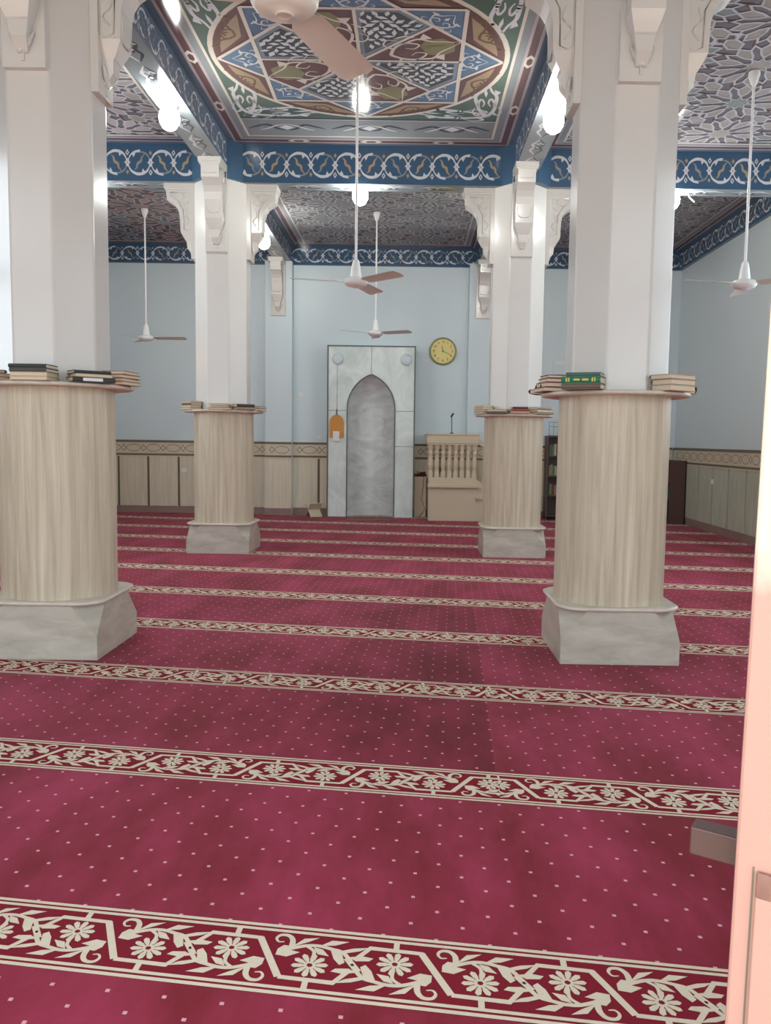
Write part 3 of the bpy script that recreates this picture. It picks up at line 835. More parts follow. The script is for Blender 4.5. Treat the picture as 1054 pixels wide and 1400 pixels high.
# ------------------------------------------------------------------ mihrab
def mihrab():
    root = thing('mihrab', 'grey veined marble mihrab with pointed arched niche at the back wall', 'mihrab', (-.708, 14.70, .0145))
    ox = -.708; X0, X1 = -1.466-ox, .05-ox; hw, zs, R, cc = .415, 1.915, .641, .2263
    def w(z):
        if z <= zs: return hw
        return max(0., math.sqrt(max(0, R*R-(z-zs)**2))-cc)
    zt = 3.0; zap = zs+.6
    zz = [.0, .5, 1., 1.5, zs]+[zs+.6*math.sin(PI/2*k/14) for k in range(1, 15)]
    mb = MB()
    for sg in (-1, 1):
        xo = X0 if sg < 0 else X1
        for i in range(len(zz)-1):
            a, c = zz[i], zz[i+1]
            mb.poly([(sg*w(a), 0, a), (xo, 0, a), (xo, 0, c), (sg*w(c), 0, c)])
        mb.poly([(0, 0, zap), (xo, 0, zap), (xo, 0, zt), (0, 0, zt)])
        mb.poly([(xo, 0, 0), (xo, .345, 0), (xo, .345, zt), (xo, 0, zt)])
    mb.poly([(X0, 0, zt), (X1, 0, zt), (X1, .345, zt), (X0, .345, zt)])
    mb.build('marble_frame', M['mihrab'], root, recalc=False)
    # niche
    rows = []
    for z in zz:
        ww = max(w(z), .001)
        rows.append([(-ww*math.cos(PI*k/20), .002+.32*(ww/hw)*math.sin(PI*k/20), z) for k in range(21)])
    mb = MB(); mb.grid(rows, 0, False, True); mb.build('niche', M['niche'], root, recalc=False)
    # dark line round the arch and outer border
    mb = MB()
    for sg in (-1, 1):
        pts = [(sg*(w(z)+.006), -.008, z) for z in zz]
        mb.tube(pts, .011, 6)
    mb.build('arch_trim', M['greydark'], root)
    mb = MB(); t = .018
    mb.box(X0-t, X0+t*.3, -.012, .02, 0, zt+t); mb.box(X1-t*.3, X1+t, -.012, .02, 0, zt+t); mb.box(X0-t, X1+t, -.012, .02, zt-.004, zt+t)
    mb.build('border_trim', M['greydark'], root)
    # slab joints
    for q in ((-.004, .004, zap+.01, zt), (X0, -hw-.01, 1.876, 1.884), (hw+.01, X1, 1.876, 1.884), (hw+.01, X1, 1.254, 1.262), (X0+.155, X0+.161, 1.9, 2.7)):
        mb = MB(); mb.box(q[0], q[1], -.0025, .002, q[2], q[3]); mb.build('slab_joint', M['greydark'], root)
    for x in (-1.298-ox, -.098-ox):
        mb = MB(); rows = [[(x+r*math.cos(2*PI*j/28), y, 2.778+r*math.sin(2*PI*j/28)) for j in range(28)] for r, y in ((.1, 0), (.1, -.03), (.088, -.045), (.05, -.052), (.002, -.054))]
        mb.grid(rows, 0, True, True); mb.build('roundel', M['wallp'], root)
mihrab()

# things hanging on / standing by the mihrab
root = thing('wall_plaque', 'orange arched wooden plaque with a white slip, left side of the mihrab', 'plaque', (-1.31, 14.70, 1.42))
mb = MB()
out = [(-.125, 0), (-.125, .26)]+[(-.125*math.cos(PI*k/12), .26+.14*math.sin(PI*k/12)) for k in range(1, 12)]+[(.125, .26), (.125, 0), (.055, 0), (.055, .1), (-.055, .1), (-.055, 0)]
for i in range(len(out)):
    a, c = out[i], out[(i+1) % len(out)]
    mb.poly([(a[0], -.03, a[1]), (c[0], -.03, c[1]), (c[0], -.002, c[1]), (a[0], -.002, a[1])])
half = [(-.125, .1), (-.125, .26)]+[(-.125*math.cos(PI*k/12), .26+.14*math.sin(PI*k/12)) for k in range(1, 12)]+[(.125, .26), (.125, .1)]
mb.poly([(a, -.03, c) for a, c in half]); mb.poly([(-.125, -.03, 0), (-.055, -.03, 0), (-.055, -.03, .1), (-.125, -.03, .1)]); mb.poly([(.055, -.03, 0), (.125, -.03, 0), (.125, -.03, .1), (.055, -.03, .1)])
mb.build('board', M['orange'], root)
mb = MB(); mb.box(-.065, .05, -.045, -.031, -.065, .11); mb.build('white_slip', M['paper'], root)
mb = MB(); mb.tube([(0, -.012, .39), (0, -.012, .50)], .008, 6); mb.build('hook', M['black'], root)

def outlet(label, p, n, w=.1, h=.07):
    rz = math.atan2(n[1], n[0])+PI/2
    o = thing('wall_socket', label, 'socket', p, rz, 'wall sockets and switches')
    mb = MB(); mb.box(-w/2, w/2, -.012, 0, -h/2, h/2); mb.build('plate', M['switch'], o, bevel=.003)
    mb = MB(); mb.box(-w/4, w/4, -.018, -.012, -h/4, h/4); mb.build('rocker', M['paper'], o)
outlet('small pale socket plate high on the wall left of the mihrab', (-1.997, YB, 2.18), (0, -1), .09, .09)
outlet('white switch just above the wainscot beside the mihrab edge', (-1.67, YB, 1.416), (0, -1), .13, .06)
outlet('white socket on the wainscot panel left of the farther left column', (-4.10, YB-.03, .785), (0, -1), .1, .06)
outlet('white socket on the wainscot of the right wall', (XR-.03, 13.0, .81), (-1, 0), .1, .08)

o = thing('prayer_mat', 'small brown mat on the carpet in front of the mihrab niche', 'mat', (-.69, 14.42, .0145))
mb = MB(); mb.box(-.4, .36, -.25, .25, 0, .008); mb.build('mat_field', mat('brown_mat', (128, 92, 70), .9, var=.2, scale=20), o)
for yy in (-.255, .245):
    mb = MB(); mb.box(-.4, .36, yy, yy+.01, 0, .0085); mb.build('mat_edge', M['basebd'], o)

# folding book rest by the wall
o = thing('book_rest', 'small folding wooden book rest on the carpet beside the mihrab', 'book rest', (-1.70, 14.62, .0145), .5)
for sg in (1, -1):
    mb = MB(); mb.box(-.11, .11, -.006, .006, -.17, .17); mb.xf(Matrix.Translation((0, 0, .125)) @ Matrix.Rotation(sg*.78, 4, 'X'))
    mb.build('leaf_board', M['frieze'], o)

# clock
def text_mesh(s, size):
    cu = bpy.data.curves.new('t', 'FONT'); cu.body = s; cu.size = size; cu.align_x = 'CENTER'; cu.align_y = 'CENTER'; cu.extrude = .0008
    ob = bpy.data.objects.new('t', cu); COL.objects.link(ob)
    dg = bpy.context.evaluated_depsgraph_get(); me = bpy.data.meshes.new_from_object(ob.evaluated_get(dg))
    COL.objects.unlink(ob); bpy.data.objects.remove(ob); return me
def clock():
    r = thing('wall_clock', 'round yellow-faced clock on the wall right of the mihrab', 'clock', (.553, YB-.001, 2.985))
    mb = MB()
    rows = [[(q*math.cos(2*PI*j/40), y, q*math.sin(2*PI*j/40)) for j in range(40)] for q, y in ((.245, 0), (.245, -.04), (.235, -.052), (.218, -.05), (.214, -.036))]
    mb.grid(rows, 0, True, True); mb.build('rim', M['clockrim'], r)
    mb = MB(); mb.poly([(.216*math.cos(2*PI*j/40), -.036, .216*math.sin(2*PI*j/40)) for j in range(40)]); mb.build('dial', M['clockface'], r)
    for hnum in range(1, 13):
        me = text_mesh(str(hnum), .062); me.materials.append(M['black'])
        n = bpy.data.objects.new('numeral', me); COL.objects.link(n); n.parent = r
        a = PI/2-hnum*PI/6; n.location = (.165*math.cos(a), -.038, .165*math.sin(a)); n.rotation_euler = (PI/2, 0, 0)
    for nm, a, l, w in (('hour_hand', PI/2+.22, .10, .014), ('minute_hand', -.42, .155, .010)):
        mb = MB(); mb.poly([(-.02, -.042, -w/2), (-.02, -.042, w/2), (l, -.042, w/4), (l, -.042, -w/4)]); mb.poly([(-.02, -.040, -w/2), (-.02, -.040, w/2), (l, -.040, w/4), (l, -.040, -w/4)])
        mb.xf(Matrix.Rotation(-a, 4, 'Y')); mb.build(nm, M['black'], r)
clock()

# ------------------------------------------------------------------ pulpit
def pulpit():
    r = thing('pulpit', 'beige balustraded pulpit with side stair beside the mihrab', 'pulpit', (.316, 14.18, .0145))
    W = .815; D = YB-.035-14.18
    mb = MB(); mb.box(0, W, 0, D, 0, .59); mb.box(W, W+.75, .02, D, 0, .3)
    mb.build('body', M['pulpit'], r)
    mb = MB(); mb.box(-.02, W+.04, -.07, D, .575, .60); mb.box(-.012, W+.03, -.03, D, .60, .622); mb.build('ledge', M['pulpit'], r, bevel=.008)
    mb = MB(); mb.box(0, W, .02, D, .622, .745); mb.build('floor_band', M['pulpit'], r)
    # front and side balusters
    prof = [(.047, 0), (.047, .07), (.036, .11), (.033, .15), (.04, .16), (.04, .175), (.046, .19), (.047, .22), (.04, .32), (.03, .395), (.042, .41), (.042, .435), (.027, .45), (.03, .475), (.05, .51), (.052, .555)]
    xs_ = [.03+.108*k for k in range(8)]
    for x in xs_:
        mb = MB(); mb.lathe(prof, x, .07, 14); mb.build('baluster', M['pulpit'], r, (0, 0, .745))
    for y in (.25, .45, .65):
        mb = MB(); mb.lathe(prof, .03, y, 14); mb.build('baluster', M['pulpit'], r, (0, 0, .745))
    mb = MB(); mb.box(-.03, W+.02, 0, .14, 1.3, 1.33); mb.box(-.03, .11, .141, D, 1.3, 1.33)
    mb.box(-.04, W+.03, -.015, .155, 1.33, 1.47); mb.box(-.04, .12, .156, D, 1.33, 1.47)
    mb.box(-.055, W+.045, -.03, .17, 1.47, 1.50); mb.box(-.055, .135, .171, D, 1.47, 1.50)
    mb.build('top_rail', M['pulpit'], r, bevel=.006)
    # stair flight to the right, with a sloping rail
    for k in range(4):
        x = W+.01+k*.2; z = .42-.1*k
        mb = MB(); mb.box(x, x+.22, .03, D-.02, 0 if k else .3, z-.03); mb.box(x-.0, x+.24, -.01, D-.02, z-.03, z); mb.build('step', M['pulpit'], r)
    mb = MB()
    a = [(W+.02, 1.33), (W+.85, .78)]
    for y in (.03,):
        mb.poly([(a[0][0], y, a[0][1]), (a[1][0], y, a[1][1]), (a[1][0], y, a[1][1]+.1), (a[0][0], y, a[0][1]+.1)])
        mb.poly([(a[0][0], y+.09, a[0][1]), (a[1][0], y+.09, a[1][1]), (a[1][0], y+.09, a[1][1]+.1), (a[0][0], y+.09, a[0][1]+.1)])
        for (z0_, z1_) in ((0, 0), (.1, .1)):
            mb.poly([(a[0][0], y, a[0][1]+z0_), (a[1][0], y, a[1][1]+z0_), (a[1][0], y+.09, a[1][1]+z0_), (a[0][0], y+.09, a[0][1]+z0_)])
        mb.poly([(a[1][0], y, a[1][1]), (a[1][0], y+.09, a[1][1]), (a[1][0], y+.09, a[1][1]+.1), (a[1][0], y, a[1][1]+.1)])
        mb.poly([(W, y, .72), (W+.85, y, .2), (W+.85, y, .08), (W, y, .6)]); mb.poly([(W, y+.06, .72), (W+.85, y+.06, .2), (W+.85, y+.06, .08), (W, y+.06, .6)])
        mb.poly([(W, y, .72), (W+.85, y, .2), (W+.85, y+.06, .2), (W, y+.06, .72)])
    mb.build('stair_rail', M['pulpit'], r)
    mb = MB(); pr = [(W, 0), (W+.84, 0), (W+.84, .09), (W, .6)]
    mb.grid([[(x, .035, z) for x, z in pr], [(x, .10, z) for x, z in pr]], 0, True, False)
    mb.poly([(x, .035, z) for x, z in pr]); mb.poly([(x, .10, z) for x, z in pr])
    mb.build('stringer', M['pulpit'], r)
    mb = MB(); mb.box(W+.0, W+.15, -.03, .034, .385, .415); mb.build('step_nosing', M['pulpit'], r)
    for k in range(4):
        x = W+.14+k*.2; z0_ = .72-(x-W)*.612; z1_ = 1.33-(x-W-.02)*.663
        mb = MB(); sc = (z1_-z0_)/.555; mb.lathe([(q*.9, z*sc) for q, z in prof], x, .065, 12); mb.build('baluster', M['pulpit'], r, (0, 0, z0_))
pulpit()
r = thing('microphone', 'thin dark gooseneck microphone standing on the pulpit rail', 'microphone', (.70, 14.25, 1.512))
mb = MB(); mb.lathe([(.035, 0), (.035, .012), (.012, .02)], n=12); mb.build('base', M['black'], r)
mb = MB(); mb.tube([(0, 0, .015), (0, 0, .16), (-.004, -.01, .26), (-.002, -.02, .3)], .007, 6); mb.build('gooseneck', M['black'], r)
mb = MB(); mb.tube([(-.018, -.01, .285), (.0, -.03, .31), (.02, -.045, .345)], [.012, .016, .014], 8); mb.build('head', M['black'], r)

r = thing('wall_ledge', 'low beige ledge between the marble mihrab and the pulpit', 'ledge', (.185, 14.92, .0145))
mb = MB(); mb.box(-.105, .1, -.09, .08, 0, .70); mb.build('front_board', M['pulpit'], r)
mb = MB(); mb.box(-.11, .105, -.1, .08, .70, .725); mb.build('top_board', M['pulpit'], r)
mb = MB(); rn = random.Random(3)
for k in range(70):
    x, y, z = rn.uniform(-.1, .1), rn.uniform(-.07, .05), abs(rn.gauss(0, .03))
    mb.lathe([(.002, z), (.012, z+.006), (.015, z+.014), (.011, z+.023), (.002, z+.028)], x, y, 7)
tag(mb.build('prayer_beads', M['redbead'], None, (.18, 14.9, .738)), 'tangle of dark red prayer beads lying on the low beige ledge', 'beads')
mb = MB(); pts = [(.24, 14.815, .735), (.235, 14.80, .6), (.22, 14.80, .45), (.2, 14.80, .35), (.24, 14.80, .25), (.27, 14.79, .16), (.22, 14.78, .08), (.17, 14.76, .02)]
P3 = []
for i in range(len(pts)-1):
    for s_ in range(4):
        t = s_/4; P3.append(tuple(pts[i][q]*(1-t)+pts[i+1][q]*t+(.006*math.sin(7*(i+t)) if q == 0 else 0) for q in range(3)))
P3.append(pts[-1]); mb.tube(P3, .006, 6)
tag(mb.build('cable', M['dark']), 'loose cable hanging down the low beige ledge beside the pulpit', 'cable')

# ------------------------------------------------------------------ bookcases
def bookcase(label, loc, rz, w, d, h, nshelf):
    r = thing('bookcase', label, 'bookcase', loc, rz, 'dark wooden bookcases')
    for x in (-w/2, w/2-.025):
        mb = MB(); mb.box(x, x+.025, 0, d, 0, h); mb.build('side_panel', M['brown'], r)
    mb = MB(); mb.box(-w/2, w/2, d-.012, d, .0, h); mb.build('back_panel', M['brown'], r)
    for k in range(nshelf+1):
        z = .06+(h-.085)*k/nshelf
        mb = MB(); mb.box(-w/2+.025, w/2-.025, .0, d-.012, z, z+.025); mb.build('shelf', M['brown'], r)
    return r
BK = {}
def bmat(c):
    if c not in BK: BK[c] = mat('book_cloth_%d_%d_%d' % c, c, .5, var=.08, scale=25)
    return BK[c]
M['pages'] = mat('book_pages', (222, 204, 178), .7, var=.08, scale=40, stretch=(1, 1, 14))
M['gold'] = mat('gilt_stamp', (206, 178, 96), .35, metal=.4)
def book_meshes(w, l, t, cover, bands=False, label_patch=False):
    c = MB(); bt = .004
    c.box(-w/2, w/2, -l/2, l/2, 0, bt); c.box(-w/2, w/2, -l/2, l/2, t-bt, t)
    rows = [[(-w/2+.004-(.012*math.sin(PI*k/6)), yy, t*k/6) for k in range(7)] for yy in (-l/2, l/2)]
    c.grid(rows, 0, False, True)
    if bands:
        for yy in (-l*.36, -l*.3, l*.3, l*.36): c.box(-w/2-.0105, -w/2-.004, yy-.004, yy+.004, t*.2, t*.8, 1)
        for yy in (-l*.12, l*.1): c.box(-w/2-.0105, -w/2-.004, yy-.018, yy+.018, t*.35, t*.65, 1)
    if label_patch: c.box(-w/2-.0105, -w/2-.004, -l*.2, l*.26, t*.18, t*.8, 2)
    p = MB(); p.box(-w/2+.006, w/2-.006, -l/2+.005, l/2-.005, bt, t-bt)
    return c, p
def book(label, group, x, y, z, ang, w, l, t, color, bands=False, patch=False, ribbon=False, tilt=0):
    """flat book: spine towards local -x; ang turns it about z"""
    r = thing('book', label, 'book', (x, y, z), ang, group)
    if tilt: r.rotation_euler = (0, tilt, ang)
    c, p = book_meshes(w, l, t, color, bands, patch)
    c.build('cover', [bmat(color), M['gold'], M['paper']], r); p.build('page_block', M['pages'], r)
    if ribbon:
        q = MB(); q.box(w/2-.004, w/2+.001, -.004, .004, 0.001, t*.6); q.build('ribbon', M['black'], r)
    return r
SZ = 1.7165
ORD = {1: ['only'], 2: ['bottom', 'top'], 3: ['bottom', 'middle', 'top'], 4: ['bottom', 'second lowest', 'third lowest', 'top']}
def cname(c):
    return {(86, 86, 80): 'dark grey', (60, 66, 60): 'blackish green', (150, 136, 112): 'tan', (44, 122, 88): 'green', (112, 100, 88): 'brown', (118, 56, 52): 'maroon',
            (172, 130, 94): 'orange tan', (160, 72, 62): 'red', (190, 160, 140): 'pinkish', (150, 148, 138): 'grey', (84, 112, 106): 'blue green', (196, 178, 150): 'cream', (70, 56, 50): 'black brown'}[c]
DG, BG, TN, GR, BN, MR, OT, RD, PK, GY, TG, CRM, BB = (86, 86, 80), (60, 66, 60), (150, 136, 112), (44, 122, 88), (112, 100, 88), (118, 56, 52), (172, 130, 94), (160, 72, 62), (190, 160, 140), (150, 148, 138), (84, 112, 106), (196, 178, 150), (70, 56, 50)
def stack(col, where, dx, dy, ang, books, group):
    cx, cy = [(a, c) for k, a, c in COLS if k == col][0]
    z = SZ
    names = ORD[len(books)]
    for i, bk in enumerate(books):
        color, w, l, t, ox, oa = bk[:6]; kw = bk[6] if len(bk) > 6 else {}
        lab = '%s book, %s of the %s' % (cname(color), names[i], where) if len(books) > 1 else '%s book, %s' % (cname(color), where)
        book(lab, group, cx+dx+ox, cy+dy+(bk[7] if len(bk) > 7 else 0), z, ang+oa, w, l, t, color, **kw)
        z += t+.0006
S_ = PI/2      # spine facing the door (-y)
g1 = 'books on the near left column shelf'
stack('FL', 'dark-spined stack, near left column shelf', .04, -.402, S_, [(CRM, .17, .225, .022, 0, PI), (CRM, .17, .22, .024, 0, PI+.02), (DG, .165, .22, .022, .002, .0), (BG, .165, .222, .024, -.002, .01)], g1)
stack('FL', 'left-edge stack, near left column shelf', -.24, -.36, S_-.5, [(OT, .16, .22, .02, 0, PI), (TN, .16, .21, .022, -.01, PI+.05), (BN, .15, .2, .022, -.04, PI)], g1)
stack('FL', 'white-labelled stack, near left column shelf', .33, -.285, S_+.62, [(BG, .15, .25, .03, 0, 0, dict(patch=True)), (CRM, .15, .22, .018, .0, PI+.03), (BG, .14, .22, .02, -.01, .05)], g1)
stack('FL', 'tan stack, near left column shelf', .43, -.04, S_+1.35, [(OT, .15, .21, .022, 0, PI), (OT, .15, .2, .02, -.005, PI+.05), (BN, .15, .2, .022, .0, PI-.06), (OT, .145, .2, .022, .0, PI+.1)], g1)
g2 = 'books on the near right column shelf'
stack('FR', 'stack beside the green books, near right column', -.43, -.07, S_-1.4, [(MR, .16, .19, .028, 0, PI), (MR, .155, .18, .03, .008, PI+.03, dict(ribbon=True)), (MR, .15, .17, .026, .016, PI), (BB, .14, .16, .02, .022, PI)], g2)
stack('FR', 'green-spined stack, near right column shelf', -.285, -.385, S_-.42, [(BN, .16, .235, .034, .0, .03), (GR, .165, .235, .04, .0, .02, dict(bands=True)), (TG, .15, .205, .024, .01, .04)], g2)
stack('FR', 'grey pair, near right column shelf', -.43, .2, S_-2.0, [(GY, .15, .18, .03, 0, 0), (GY, .12, .16, .03, .02, .1)], g2)
stack('FR', 'right-end stack, near right column shelf', .272, -.352, S_+.55, [(CRM, .16, .22, .034, 0, PI), (GY, .16, .215, .034, 0, PI), (PK, .165, .23, .028, -.005, PI+.04)], g2)
stack('FR', 'small grey book behind the right end stack on the near right shelf', .445, -.03, S_+1.5, [(GY, .1, .17, .05, 0, 0)], g2)
g3 = 'books on the far left column shelf'
stack('BL', 'left-end stack, far left column shelf', -.33, -.24, S_-.75, [(TN, .16, .21, .024, 0, PI), (OT, .15, .2, .026, 0, PI), (BN, .15, .2, .026, .01, 0), (OT, .15, .19, .02, .01, PI)], g3)
stack('BL', 'middle stack, far left column shelf', .05, -.395, S_, [(OT, .15, .26, .024, 0, PI), (BN, .15, .2, .024, .0, PI), (CRM, .15, .22, .022, -.01, PI)], g3)
stack('BL', 'dark-spined pair, far left column shelf', .295, -.29, S_+.55, [(TN, .16, .23, .034, 0, 0), (BB, .16, .22, .036, 0, 0)], g3)
stack('BL', 'white-paged pair, far left column shelf', .42, -.06, S_+1.35, [(GY, .16, .2, .03, 0, PI), (DG, .15, .19, .026, 0, PI)], g3)
g4 = 'books on the far right column shelf'
stack('BR', 'left-end stack, far right column shelf', -.385, -.17, S_-1.05, [(TN, .15, .2, .026, 0, PI), (GY, .15, .2, .026, 0, PI), (TN, .15, .2, .026, 0, PI), (CRM, .14, .18, .022, 0, PI)], g4)
stack('BR', 'tan pair, far right column shelf', -.235, -.365, S_-.3, [(BN, .15, .24, .026, 0, 0), (TN, .15, .23, .026, 0, PI)], g4)
stack('BR', 'red stack, far right column shelf', .015, -.40, S_, [(PK, .16, .22, .03, 0, 0), (RD, .16, .22, .028, 0, 0), (BB, .15, .18, .022, 0, 0)], g4)
stack('BR', 'right-end stack, far right column shelf', .275, -.32, S_+.6, [(TN, .16, .26, .026, 0, 0), (BN, .16, .25, .028, .0, PI), (GY, .15, .22, .028, -.01, 0)], g4)

r = bookcase('dark brown bookcase standing against the back wall behind the near right column', (3.1, 14.70, .0145), 0, 1.36, .31, 1.49, 4)
r2 = bookcase('low dark brown bookcase by the right wall, end panel towards the door', (4.46, 14.62, .0145), -PI/2, .8, .28, 1.09, 3)
rn = random.Random(5); kk = 0
DESC = ['slim', 'thick', 'tall', 'short', 'worn', 'wide', 'narrow', 'faded']
def shelf_books(base, x0, n, z, yf, tagtxt, sgn=1):
    """upright books standing on a bookcase board"""
    global kk
    x = x0
    for i in range(n):
        t = rn.uniform(.02, .035); h = rn.uniform(.16, .21)
        c = rn.choice([CRM, TN, GY, MR, GR, BN])
        p = base.matrix_basis @ Vector((x+t/2, yf+.1, z))
        lab = '%s upright book, %s from left, %s' % (cname(c), ['first', 'second', 'third', 'fourth', 'fifth', 'sixth'][i], tagtxt)
        o = thing('book', lab, 'book', p, base.rotation_euler.z, 'books in the dark bookcases')
        cm, pm = book_meshes(.15, h, t, c)
        for q in (cm, pm): q.xf(Matrix.Translation((0, 0, h/2)) @ Matrix.Rotation(PI/2, 4, 'Z') @ Matrix.Rotation(PI/2, 4, 'X') @ Matrix.Translation((0, 0, -t/2)))
        cm.build('cover', [bmat(c), M['gold'], M['paper']], o); pm.build('page_block', M['pages'], o)
        x += t+.004
for k, (z, tx) in enumerate(((.085+.35125*3, 'top shelf of back wall bookcase'), (.085+.35125*2, 'second shelf of back wall bookcase'), (.085+.35125, 'third shelf of back wall bookcase'))):
    shelf_books(r, -.64, 6, z+.001, 0.0, tx)
for k, (z, tx) in enumerate(((.085+.335*2, 'top shelf of low right bookcase'), (.085+.335, 'middle shelf of low right bookcase'))):
    shelf_books(r2, .2, 5, z+.001, -.03, tx)
o = thing('wire_rack', 'thin wire rack standing on the dark bookcase at the back wall', 'rack', (2.62, 14.8, 1.503))
mb = MB()
for x in (-.16, -.08, .0, .08, .16): mb.tube([(x, 0, 0), (x, 0, .24)], .004, 5)
for z in (.0, .16, .24): mb.tube([(-.16, 0, z+.004), (.16, 0, z+.004)], .004, 5)
mb.tube([(-.16, 0, .004), (-.16, .1, .004), (.16, .1, .004), (.16, 0, .004)], .004, 5)
mb.build('wire_frame', M['greydark'], o)
mb = MB(); mb.tube([(.02, -.01, .005), (.02, -.01, .12)], [.02, .008], 8); mb.build('dark_stub', M['black'], o)
o = thing('wall_box', 'pale flat box fixed on the back wall right of the farther right column', 'box', (2.676, YB, 2.72))
mb = MB(); mb.box(-.13, .13, -.05, 0, -.12, .12); mb.build('box_body', M['switch'], o, bevel=.01)
mb = MB(); mb.box(-.11, .11, -.054, -.05, -.1, .06); mb.build('front_cover', M['wallp'], o)

# ------------------------------------------------------------------ ceiling fans
def fan(label, x, y, zb, a0, pitch=.2):
    r = thing('ceiling_fan', label, 'fan', (x, y, zb), 0, 'white ceiling fans on long rods')
    top = ZC-zb-.01
    mb = MB(); mb.lathe([(.05, top), (.052, top-.03), (.03, top-.1), (.016, top-.13)], n=20); mb.build('canopy', M['rod'], r)
    mb = MB(); mb.tube([(0, 0, .12), (0, 0, top-.08)], .0125, 10); mb.build('down_rod', M['rod'], r)
    mb = MB(); mb.lathe([(.05, .085), (.052, .1), (.04, .19), (.03, .235), (.02, .25)], n=20); mb.build('bell_cover', M['rod'], r)
    mb = MB(); mb.lathe([(.02, -.004), (.026, -.008), (.03, -.004), (.034, 0), (.07, .004), (.098, .016), (.112, .036), (.114, .052), (.104, .07), (.07, .084), (.045, .088)], n=32); mb.build('motor_housing', M['blade'] if y < 4 else M['rod'], r)
    for k in range(3):
        a = a0+2*PI*k/3
        Rz = Matrix.Rotation(a, 4, 'Z') @ Matrix.Translation((0, 0, .045)) @ Matrix.Rotation(-pitch, 4, 'X')
        mb = MB()
        xs_ = [.13, .16, .3, .45, .56, .595, .605]; hw = [.045, .062, .066, .07, .072, .06, .03]
        rows = []
        for X_, h_ in zip(xs_, hw): rows.append([(X_, -h_, .0), (X_, -h_*.4, .006), (X_, 0, .0035), (X_, h_*.4, .006), (X_, h_, .0)])
        mb.grid(rows, 0, False, True)
        mb.grid([[(q[0], q[1], q[2]-.003) for q in rw] for rw in rows], 0, False, True)
        for e in (0, -1):
            mb.poly([rows[e][i] for i in range(5)]+[(q[0], q[1], q[2]-.003) for q in rows[e]][::-1])
        mb.xf(Rz); bl = mb.build('blade', M['blade'], r)
        mb = MB(); mb.box(.09, .2, -.02, .02, .005, .011); mb.box(.16, .2, -.045, .045, .005, .01); mb.xf(Rz); mb.build('blade_bracket', M['rod'], bl)
R_ = math.radians
fan('beige ceiling fan close overhead, its motor cut by the top edge of the photo', -.44, 2.88, 2.80, R_(69))
fan('white ceiling fan on a long rod hanging from the middle of the painted star ceiling', -.53, 7.82, 2.80, R_(-47))
fan('white ceiling fan hanging in front of the mihrab, the farther one in the middle aisle', -.555, 12.72, 2.95, R_(92))
fan('white ceiling fan on the right, half hidden by the door edge', 3.08, 7.86, 2.84, R_(75))
fan('white ceiling fan on the left, in front of the plain back wall', -4.03, 12.72, 2.83, R_(0))

# ------------------------------------------------------------------ lamps
def lamp(label, x, y, z, top, arm=None):
    r = thing('ceiling_lamp', label, 'lamp', (x, y, z), 0, 'bare energy saving bulbs under the beams')
    mb = MB(); mb.lathe([(.042, top-z), (.042, top-z-.02), (.03, top-z-.03), (.028, .105), (.03, .1)], n=18); mb.build('holder', M['switch'], r)
    # bulb globe, made oversize to stand in for the glare around it
    mb = MB()
    mb.lathe([(.02, .10), (.055, .085), (.086, .04), (.094, 0), (.088, -.05), (.062, -.095), (.03, -.115), (.003, -.12)], n=20)
    mb.build('bulb', M['bulb'], r)
    if arm:
        mb = MB(); mb.tube(arm, .008, 6); mb.build('wire', M['rod'], r)
lamp('glowing bulb under the painted beam on the left, nearer one', -2.27, 7.92, 4.33, 4.497)
lamp('glowing bulb under the painted beam beside the near right column', 1.265, 7.86, 4.33, 4.497)
lamp('glowing bulb under the blue cross beam in the middle, before the mihrab', -.635, 10.0, 4.25, 4.357)
lamp('glowing bulb with hanging wire under the blue beam at the right', 3.02, 10.0, 4.25, 4.357, [(.02, 0, .09), (.12, -.02, .06), (.17, -.02, .09), (.2, -.03, .02), (.26, -.03, -.03)])
lamp('added bulb under the blue cross beam in the left aisle, behind the near left column', -3.95, 10.0, 4.25, 4.357)  # out of sight, added to brighten the back of the left aisle
lamp('added glowing bulb under the far right beam, behind the farther right column', 1.335, 11.2, 4.34, 4.497)  # unseen extra bulb, put in to light the back bays
lamp('small glowing bulb under the far left beam, seen past the left bracket', -2.25, 12.75, 4.34, 4.497)

# ------------------------------------------------------------------ door at the right edge, window on the left
def door():
    ang = math.radians(148)         # leaf direction from hinge to tip; the leaf sags a little
    tip = Vector((.366, .90)); Lf = .82
    d = Vector((math.cos(ang), math.sin(ang))); hinge = tip-d*Lf
    r = thing('door_1', None, None, (hinge.x, hinge.y, 0), ang); r['kind'] = 'structure'
    r.matrix_world = Matrix.Translation((hinge.x, hinge.y, 0)) @ Matrix.Rotation(.012, 4, 'Y') @ Matrix.Rotation(ang, 4, 'Z')
    mb = MB(); mb.box(0, Lf, -.02, .02, .02, 2.6, 0); o = mb.build('door_leaf', M['pink'], r, bevel=.004)
    mb = MB()
    for z0_, z1_ in ((.12, .927), (1.28, 2.45)):
        x0_, x1_ = .12, Lf-.024
        for q in ((x0_, x0_+.03, z0_, z1_), (x1_-.03, x1_, z0_, z1_), (x0_, x1_, z0_, z0_+.03), (x0_, x1_, z1_-.03, z1_)):
            mb.box(q[0], q[1], .02, .027, q[2], q[3])
        mb.box(x0_+.06, x1_-.06, .02, .026, z0_+.06, z1_-.06)
    mb.build('door_moulding', M['pink'], r, bevel=.002)
    mb = MB(); mb.box(Lf-.021, Lf-.019, .02, .0208, .05, .93); mb.build('door_joint', M['dark'], r)
    mb = MB(); mb.box(Lf-.1, Lf+.058, -.05, -.021, .92-.016, .92+.018); mb.build('lock_bar', M['brown'], r, bevel=.002)
door()
